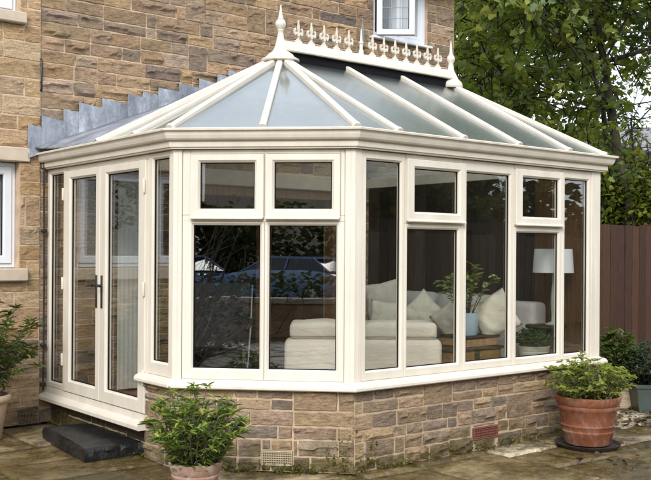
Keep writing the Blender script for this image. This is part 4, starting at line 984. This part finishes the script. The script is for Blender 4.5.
tree('sycamore_tree', 'large sycamore with two leaning dark stems behind the fence', syb, 9, .05, 61, SYC, .115, 27000, 'maple',
     trunks=[([syb, T(629, 205, 14), T(619, 160, 14), T(611, 110, 14), T(604, 62, 14), T(597, 20, 14), T(586, -30, 14), T(575, -90, 14)], .075), ([T(627, 195, 14.02), T(608, 150, 14.3), T(603, 110, 14.4), T(590, 60, 14.5), T(560, 10, 14.6)], .045), ([T(604, 62, 14), T(625, 56, 13.8), T(655, 47, 13.6), T(690, 40, 13.5)], .035)],
     extra=lobes([(470, 20, 14, .75), (520, 10, 14, .8), (560, 25, 13.6, .75), (610, 10, 14, .65), (640, -10, 14, .6), (490, 70, 14.2, .8), (540, 75, 13.5, .9), (580, 80, 14, .7), (620, 85, 13.6, .38), (520, 125, 14, .7), (565, 130, 13.6, .7), (595, 150, 13.8, .4), (470, 110, 14.4, .5), (600, 45, 13.7, .5), (500, -30, 14, .9), (580, -40, 14, .9), (630, 165, 13.2, .3), (645, 182, 13.2, .26), (615, 130, 14.4, .38), (600, 100, 14.3, .45), (585, 175, 14.4, .5), (612, 160, 14.4, .3), (540, -110, 14.5, 1.2), (600, -120, 14.5, 1.2), (480, -90, 15, 1.1), (650, -90, 14.5, .9), (610, 178, 13.2, .3), (560, 165, 14, .45), (650, 30, 14.2, .25)]))
b2 = at(500, 0, 20); b2.z = 0
tree('broadleaf_tree', 'dense darker tree filling in behind the sycamore beside the house', b2, 8, .12, 62, DRK, .14, 21000, 'round', extra=lobes([(460, 30, 19, 1.2), (500, 10, 20, 1.4), (550, 20, 20, 1.3), (470, 90, 19, 1.2), (520, 80, 20, 1.4), (570, 90, 20, 1.1), (500, 140, 19, 1.2), (550, 150, 20, 1.3), (590, 160, 20, .9), (592, 120, 21, .55), (460, 140, 18, 1), (520, 190, 19, 1.2), (580, 200, 19, 1.2), (590, 40, 21, .7), (480, -60, 20, 1.6), (540, -70, 21, 1.8), (600, -80, 21, 1.6), (500, -150, 21, 1.8), (570, -160, 22, 2.0)]))
hb = at(606, 0, 15.5); hb.z = 0
tree('laurel_bush', 'bright yellow green laurel bush showing above the fence', hb, 2.4, .03, 63, LAU, .095, 13000, 'oval', kind='bush', extra=lobes([(596, 205, 14.6, .5), (612, 205, 14.2, .5), (632, 212, 14.3, .5), (650, 210, 14.6, .5), (668, 215, 14.6, .5), (600, 180, 14.8, .4), (580, 210, 15, .6), (646, 196, 15, .35), (596, 190, 15.2, .5), (610, 165, 15.4, .4), (590, 165, 15.6, .5), (655, 190, 16, .5), (640, 208, 14, .4), (622, 190, 15.5, .45), (640, 172, 15.8, .35), (650, 200, 14.2, .45), (628, 200, 14.4, .4), (636, 185, 15.2, .4), (606, 200, 14, .4)]))
sb = at(637, 0, 17); sb.z = 0
tree('sapling', 'slender pale sapling pointing up in front of the neighbour roof', sb, 3.2, .03, 64, LAU, .10, 700, 'lance', trunks=[([sb, T(636, 190, 17), T(633, 150, 17), T(631, 120, 17)], .03)], extra=lobes([(633, 145, 17, .28), (640, 165, 17, .4), (632, 128, 17, .14), (628, 160, 17, .3), (645, 182, 17, .3)]), leafmat='leaf')
def small_house(name, label, c, yaw, w, d, he, hr, wallm, wins=()):
    t = thing(name, label, 'house', (c[0], c[1], 0)); cs, sn = math.cos(yaw), math.sin(yaw); P = lambda a, b, z: (c[0] + a * cs - b * sn, c[1] + a * sn + b * cs, z)
    mb = MB(); mb.col = (.27, .2, .14); mb.boxp(P, 0, w, 0, d, -.02, he, 0); mb.loops([[P(0.001, .001, he), P(.001, d - .001, he), P(.001, d / 2, hr - .1)], [P(w - .001, .001, he), P(w - .001, d - .001, he), P(w - .001, d / 2, hr - .1)]]); mb.build('wall', M[wallm], t)
    mb = MB()
    for s in (0, 1):
        a = -.3 if s == 0 else d + .3
        mb.loops([[P(x, a, he - .12), P(x, a, he - .0), P(x, d / 2, hr + .08), P(x, d / 2, hr - .06)] for x in (-.25, w + .25)])
    mb.build('roof', M['slate'], t)
    for s in (0, 1):
        b_ = -.33 if s == 0 else d + .33; mb = MB(); mb.tube([P(-.25, b_, he - .08), P(w + .25, b_, he - .08)], .06, 8); mb.build('roof_gutter', M['black'], t)
    mb = MB(); mb.boxp(P, w * .35, w * .35 + .7, d / 2 - .35, d / 2 + .35, hr - .3, hr + .9, .02); mb.build('chimney', M[wallm], t)
    for side, a, z, ww, hh in wins:
        Q = (lambda x, y, zz: P(x, -y, zz)) if side == 'f' else (lambda x, y, zz: P(-y, x, zz))
        mb = MB(); bw = .07
        for r in ((a, a + bw, z, z + hh), (a + ww - bw, a + ww, z, z + hh), (a + bw, a + ww - bw, z, z + bw), (a + bw, a + ww - bw, z + hh - bw, z + hh), (a + ww / 2 - .03, a + ww / 2 + .03, z + bw, z + hh - bw)): mb.boxp(Q, r[0], r[1], -.02, .04, r[2], r[3])
        o = mb.build('window', M['white'], t); mb = MB(); mb.boxp(Q, a + .03, a + ww - .03, .004, .015, z + .03, z + hh - .03, 0); mb.build('pane', M['darkglass'], o)
        mb = MB(); mb.boxp(Q, a - .1, a + ww + .1, -.02, .1, z - .13, z - .005); mb.build('window_sill', M['ashlar'], o)
    return t
q = at(642, 0, 27); small_house('neighbour_house', 'pale rendered neighbour house with slate roof at the right edge', (q.x, q.y, 0), R(-30), 9, 7.5, 4.35, 5.5, 'render', [('f', .6, 2.55, 1.3, 1.4), ('f', 3.5, 2.55, 1.3, 1.4), ('f', .6, .6, 1.3, 1.2)])
# --- what the windows mirror: the lane, garden wall, parked cars and houses behind the camera
def car(c, yaw):
    t = thing('parked_car', 'bright blue parked car in the lane mirrored in the front windows', 'car', (c[0], c[1], 0), 'cars parked in the lane'); cs, sn = math.cos(yaw), math.sin(yaw); P = lambda a, b, z: (c[0] + a * cs - b * sn, c[1] + a * sn + b * cs, z - .02)
    mb = MB(); secs = [(-2.05, .5, .55, .72), (-1.95, .32, .78, .80), (-1.5, .24, .90, .84), (-.9, .22, .95, .86), (.6, .22, .95, .86), (1.3, .24, .86, .84), (1.85, .30, .72, .78), (2.05, .45, .58, .66)]
    mb.loops([[P(x, -w, z0), P(x, -w - .03, (z0 + z1) / 2), P(x, -w + .02, z1 - .06), P(x, -w + .12, z1), P(x, w - .12, z1), P(x, w - .02, z1 - .06), P(x, w + .03, (z0 + z1) / 2), P(x, w, z0)] for x, z0, z1, w in secs]); mb.build('body', M['carblue'], t, smooth=True, angle=50)
    def cab(k, nm, m, zt, ins):
        mb = MB(); mb.loops([[P(x, -w, z), P(x, w, z)] [::1] + [P(x2, w2, z2), P(x2, -w2, z2)] for x, w, z, x2, w2, z2 in ((-1.75 + ins, .70, .90, -1.15 + ins * .3, .54, zt), (1.05 - ins, .70, .90, .25 - ins * .3, .54, zt))]); return mb.build(nm, M[m], t)
    cab(0, 'cabin_glass', 'darkglass', 1.25, 0)
    mb = MB(); mb.loops([[P(x, y, z) for x, y in ((-1.2, -.5), (.3, -.5), (.36, 0), (.3, .5), (-1.2, .5), (-1.28, 0))] for z in (1.248, 1.29, 1.305)]); mb.build('roof', M['carblue'], t, smooth=True, angle=50)
    for s in (-1, 1):
        for a, b in (((-1.74, .705, .9), (-1.17, .55, 1.26)), ((1.04, .705, .9), (.27, .55, 1.26)), ((-.35, .712, .9), (-.4, .56, 1.26))):
            mb = MB(); mb.tube([P(a[0], s * a[1], a[2]), P(b[0], s * b[1], b[2])], .024, 6); mb.build('pillar', M['carblue'], t)
        for x in (-1.3, 1.28):
            mb = MB(); mb.loops([[P(x + r * math.cos(k * math.pi / 12), s * (.70 + dd), .32 + r * math.sin(k * math.pi / 12)) for k in range(24)] for r, dd in ((.26, 0), (.32, .02), (.32, .16), (.28, .185))]); w = mb.build('wheel', M['tyre'], t)
            mb = MB(); mb.loops([[P(x + r * math.cos(k * math.pi / 12), s * (.70 + dd), .32 + r * math.sin(k * math.pi / 12)) for k in range(24)] for r, dd in ((.2, .15), (.2, .192), (.08, .195))]); mb.build('rim', M['steel'], w)
        mb = MB(); mb.boxp(lambda a, b, z: P(a, b, z), 1.93, 2.02, s * .42 - .14, s * .42 + .14, .58, .70, .03); mb.build('headlight', M['white'], t)
    return t
vr = Vector((-.818, -.575, 0)); vs = Vector((-.575, .818, 0)); o0 = Vector((.45, -2.5, 0))
VP = lambda dist, side: o0 + vr * dist + vs * side
c1 = VP(19.5, -.6); car((c1.x, c1.y), math.atan2(vs.y, vs.x) + .62)
c2 = VP(20, 2.9)
r1 = [o for o in C.objects if o.name == 'parked_car'][0]
def copy_tree(o, parent=None):
    c = o.copy(); C.objects.link(c)
    if parent: c.parent = parent; c.matrix_parent_inverse = o.matrix_parent_inverse
    for ch in list(o.children): copy_tree(ch, c)
    return c
r2 = copy_tree(r1); r2.location = (c2.x, c2.y, 0); r2['label'] = 'second blue car, farther along the lane behind the bare bush'
gw = VP(9.5, -7); ge = VP(9.5, 9); wf = Fr((gw.x, gw.y), ((ge - gw).x, (ge - gw).y), (-vr.x, -vr.y))
gt = thing('garden_wall', 'low stone garden wall with pale coping before the lane', 'wall', (gw.x, gw.y, 0))
stone_wall(wf, 'stone_wall', gt, 0, 16, -.02, .55, [], 81, BUFF, 'stone_buff', 'mortar', row=.28, thick=.3, step=.08)
mb = MB(); 
for i in range(20): wf.box(mb, .8 * i + .01, .8 * i + .79, -.34, .05, .552, .64, .01)
mb.build('coping', M['ashlar'], gt)
sh = VP(38, -4); small_house('stone_house', 'stone house across the lane mirrored in the upper vents', (sh.x - 4, sh.y + 5, 0), math.atan2(-vs.y, -vs.x), 13, 8, 5.2, 8, 'ashlar', [('f', 1.5, 3.2, 1.2, 1.4), ('f', 6, 3.2, 1.2, 1.4), ('f', 10, 3.2, 1.2, 1.4), ('f', 3, .9, 1.6, 1.4), ('f', 8, .9, 1.6, 1.4)])
bb = VP(7.2, 2.2)
def twigs(name, label, c, seed):
    t = thing(name, label, 'bush', (c.x, c.y, 0)); rg = random.Random(seed); mb = MB()
    for i in range(60):
        d = rdir(rg, .45, 1); p = [Vector((c.x, c.y, 0)) + rdir(rg, 0, .01) * .3]; L = rg.uniform(1.2, 2.4)
        for k in range(4): d = (d + rdir(rg) * .25).normalized(); p.append(p[-1] + d * L / 4)
        mb.tube(p, [.014, .011, .008, .005, .002], 5)
        for k in range(3): j = rg.randint(1, 3); mb.tube([p[j], p[j] + (d + rdir(rg) * .8) * L * .25], [.006, .002], 4)
    mb.build('twigs', M['twig'], t, smooth=True)
twigs('bare_bush', 'bare twiggy bush in front of the garden wall', bb, 5)
b3 = VP(5.2, 1.1); twigs('bare_bush', 'bare twiggy bush nearest the front windows', b3, 6)
b4 = VP(7.6, 1.9); b4.z = 0
tree('filler_bush', 'low dark bush added behind the bare twigs to cover the mirrored paving', b4, 1.3, .03, 140, [(.02, .03, .012), (.03, .04, .015)], .09, 3000, 'oval', kind='bush', extra=[(b4 + vs * k + Vector((0, 0, .5)), .6) for k in (-1.1, -.5, .1, .7, 1.3)])  # added out of view to darken the lower front window reflections
HED = [(.045, .06, .02), (.07, .085, .03), (.10, .105, .035)]
for i, (dist, side, h) in enumerate(((24, 8.5, 5.5), (24, -8.5, 6), (22.5, 1.2, 3.3))):
    q = VP(dist, side); q.z = 0
    tree('lane_tree', ['dark tree left of the stone house across the lane', 'dark tree right of the stone house across the lane', 'small dark tree added behind the blue cars to darken the reflections'][i], q, h, .16, 90 + i, HED, .2, 1800, 'oval', group='trees along the lane')  # third tree added out of view to darken the front pane reflections
fence('fence', 'dark boarded fence across the garden mirrored in the long wall', (25, -9.5), (2.5, -9.5), 1.72, 'fence_far', 8, .2, 2.4)
for i, (x, y, h) in enumerate(((9, -12, 5.0), (13.5, -13, 6.0), (19, -12.5, 5.0), (4, -13, 5.5), (-3, -16, 6))):
    tree('garden_tree', ['dark tree just beyond the far garden fence', 'tallest dark tree beyond the far fence', 'dark tree at the right of the far fence', 'dark tree at the near end of the far fence', 'dark tree beside the lane end'][i], Vector((x, y, 0)), h, .15, 100 + i, HED, .22, 2200, 'oval', group='trees beyond the far fence')
hg = MB(); rg = random.Random(9)
for i in range(9000):
    x = rg.uniform(3, 26); hgt = 2.65 + .6 * noise.noise((x * .5, 0, 4)) + .3 * noise.noise((x * 1.9, 0, 1)); z = hgt * rg.random() ** .8; y = -10.6 - .5 + rg.uniform(-.5, .5) + .2 * noise.noise((x, z, 2))
    hg.col = shade(rg, HED, .35); leaf(hg, Vector((x, y, z)), rdir(rg, -.4, .6), rdir(rg, .2, 1), rg.uniform(.16, .34), 'oval')
h2 = thing('hedge', 'low clipped hedge between the garden wall and the lane', 'hedge', (VP(11.5, 0).x, VP(11.5, 0).y, 0)); lh = MB()
for i in range(3500):
    q = VP(11.5 + rg.uniform(-.4, .4), rg.uniform(-7, 9)); z = (1.0 + .10 * noise.noise((q.x, q.y, 2))) * rg.random() ** .6; lh.col = shade(rg, HED, .35); leaf(lh, Vector((q.x, q.y, z)), rdir(rg, -.4, .6), rdir(rg, .2, 1), rg.uniform(.08, .16), 'oval')
lh.build('foliage', M['leaf'], h2, recalc=False)
h3 = thing('hedge', 'tall dark hedge added across the lane as a backdrop for the reflections', 'hedge', (VP(23, 0).x, VP(23, 0).y, 0)); lh = MB()  # unseen hedge added as a dark ground behind the mirrored cars
for i in range(7000):
    sd_ = rg.uniform(-9, 11); q = VP(23 + rg.uniform(-.7, .7), sd_); z = (2.7 + .9 * noise.noise((sd_ * .35, 0, 6)) + .3 * noise.noise((sd_ * 1.6, 0, 2))) * rg.random() ** .75; lh.col = shade(rg, HED, .45); leaf(lh, Vector((q.x, q.y, z)), rdir(rg, -.4, .6), rdir(rg, .2, 1), rg.uniform(.14, .32), 'oval')
lh.build('foliage', M['leaf'], h3, recalc=False)
ht = thing('hedge', 'dense dark hedge added above the far garden fence to darken the reflections', 'hedge', (14, -11, 0)); hg.build('foliage', M['leaf'], ht, recalc=False)  # unseen hedge added to keep bright sky out of the long panes
hc = MB(); hc.grid([[(3 + 23 * k / 30, -11.1 + .2 * noise.noise((k, j, 7)), (2.0 + .3 * noise.noise((k * .7, 1, 7))) * j / 4) for k in range(31)] for j in range(5)]); o = hc.build('hedge_core', M['bark'], ht); md = o.modifiers.new('thickness', 'SOLIDIFY'); md.thickness = .5  # solid backing inside the added hedge
small_house('back_house', 'dark roofed stone house beyond the far fence', (26, -24, 0), R(180) - R(20), 11, 8, 4.6, 7.6, 'stone_grey', [('f', 2, 2.8, 1.2, 1.3), ('f', 6, 2.8, 1.2, 1.3)])

# ================================================================== LIGHT
SUN = Vector((-.80, -.78, .80)).normalized(); el = math.asin(SUN.z); az = math.atan2(SUN.x, SUN.y)
sl = bpy.data.lights.new('sun', 'SUN'); sl.energy = 1.75; sl.angle = R(24); sl.color = (1, .965, .915); so = bpy.data.objects.new('sun', sl); C.objects.link(so)
so.rotation_euler = SUN.to_track_quat('Z', 'Y').to_euler(); so.location = (0, -5, 15)
w = bpy.data.worlds.new('World'); scn.world = w; w.use_nodes = True; nt = w.node_tree; nt.nodes.clear()
out = nt.nodes.new('ShaderNodeOutputWorld'); bg = nt.nodes.new('ShaderNodeBackground'); bg.inputs[1].default_value = .148
sky = nt.nodes.new('ShaderNodeTexSky'); sky.sky_type = 'NISHITA'; sky.sun_disc = False; sky.sun_elevation = el; sky.sun_rotation = az; sky.dust_density = 2; sky.air_density = 1.2
tc = nt.nodes.new('ShaderNodeTexCoord'); mp = nt.nodes.new('ShaderNodeMapping'); mp.inputs['Scale'].default_value = (1, 1, 2.2); nt.links.new(tc.outputs['Generated'], mp.inputs[0])
cl = nz(nt, mp.outputs[0], 2.2, 7, .6, .3)
cc_ = ramp(nt, nz(nt, mp.outputs[0], 3.5, 6, .6), [(.3, (5.4, 6.0, 6.9)), (.7, (7.6, 7.9, 8.3))])
mask = ramp(nt, cl, [(.33, (.45, .45, .45)), (.55, (.97, .97, .97))])
nt.links.new(mix(nt, mask, sky.outputs[0], cc_), bg.inputs[0]); nt.links.new(bg.outputs[0], out.inputs[0])
vs_ = scn.view_settings; vs_.view_transform = 'Standard'; vs_.look = 'None'; vs_.gamma = 1; vs_.use_curve_mapping = False; vs_.exposure = .74
scn.display_settings.display_device = 'sRGB'
scn.cycles.max_bounces = 10; scn.cycles.transparent_max_bounces = 24; scn.cycles.glossy_bounces = 4; scn.cycles.diffuse_bounces = 3; scn.cycles.transmission_bounces = 4
scn.cycles.use_denoising = True; scn.cycles.caustics_reflective = False; scn.cycles.caustics_refractive = False
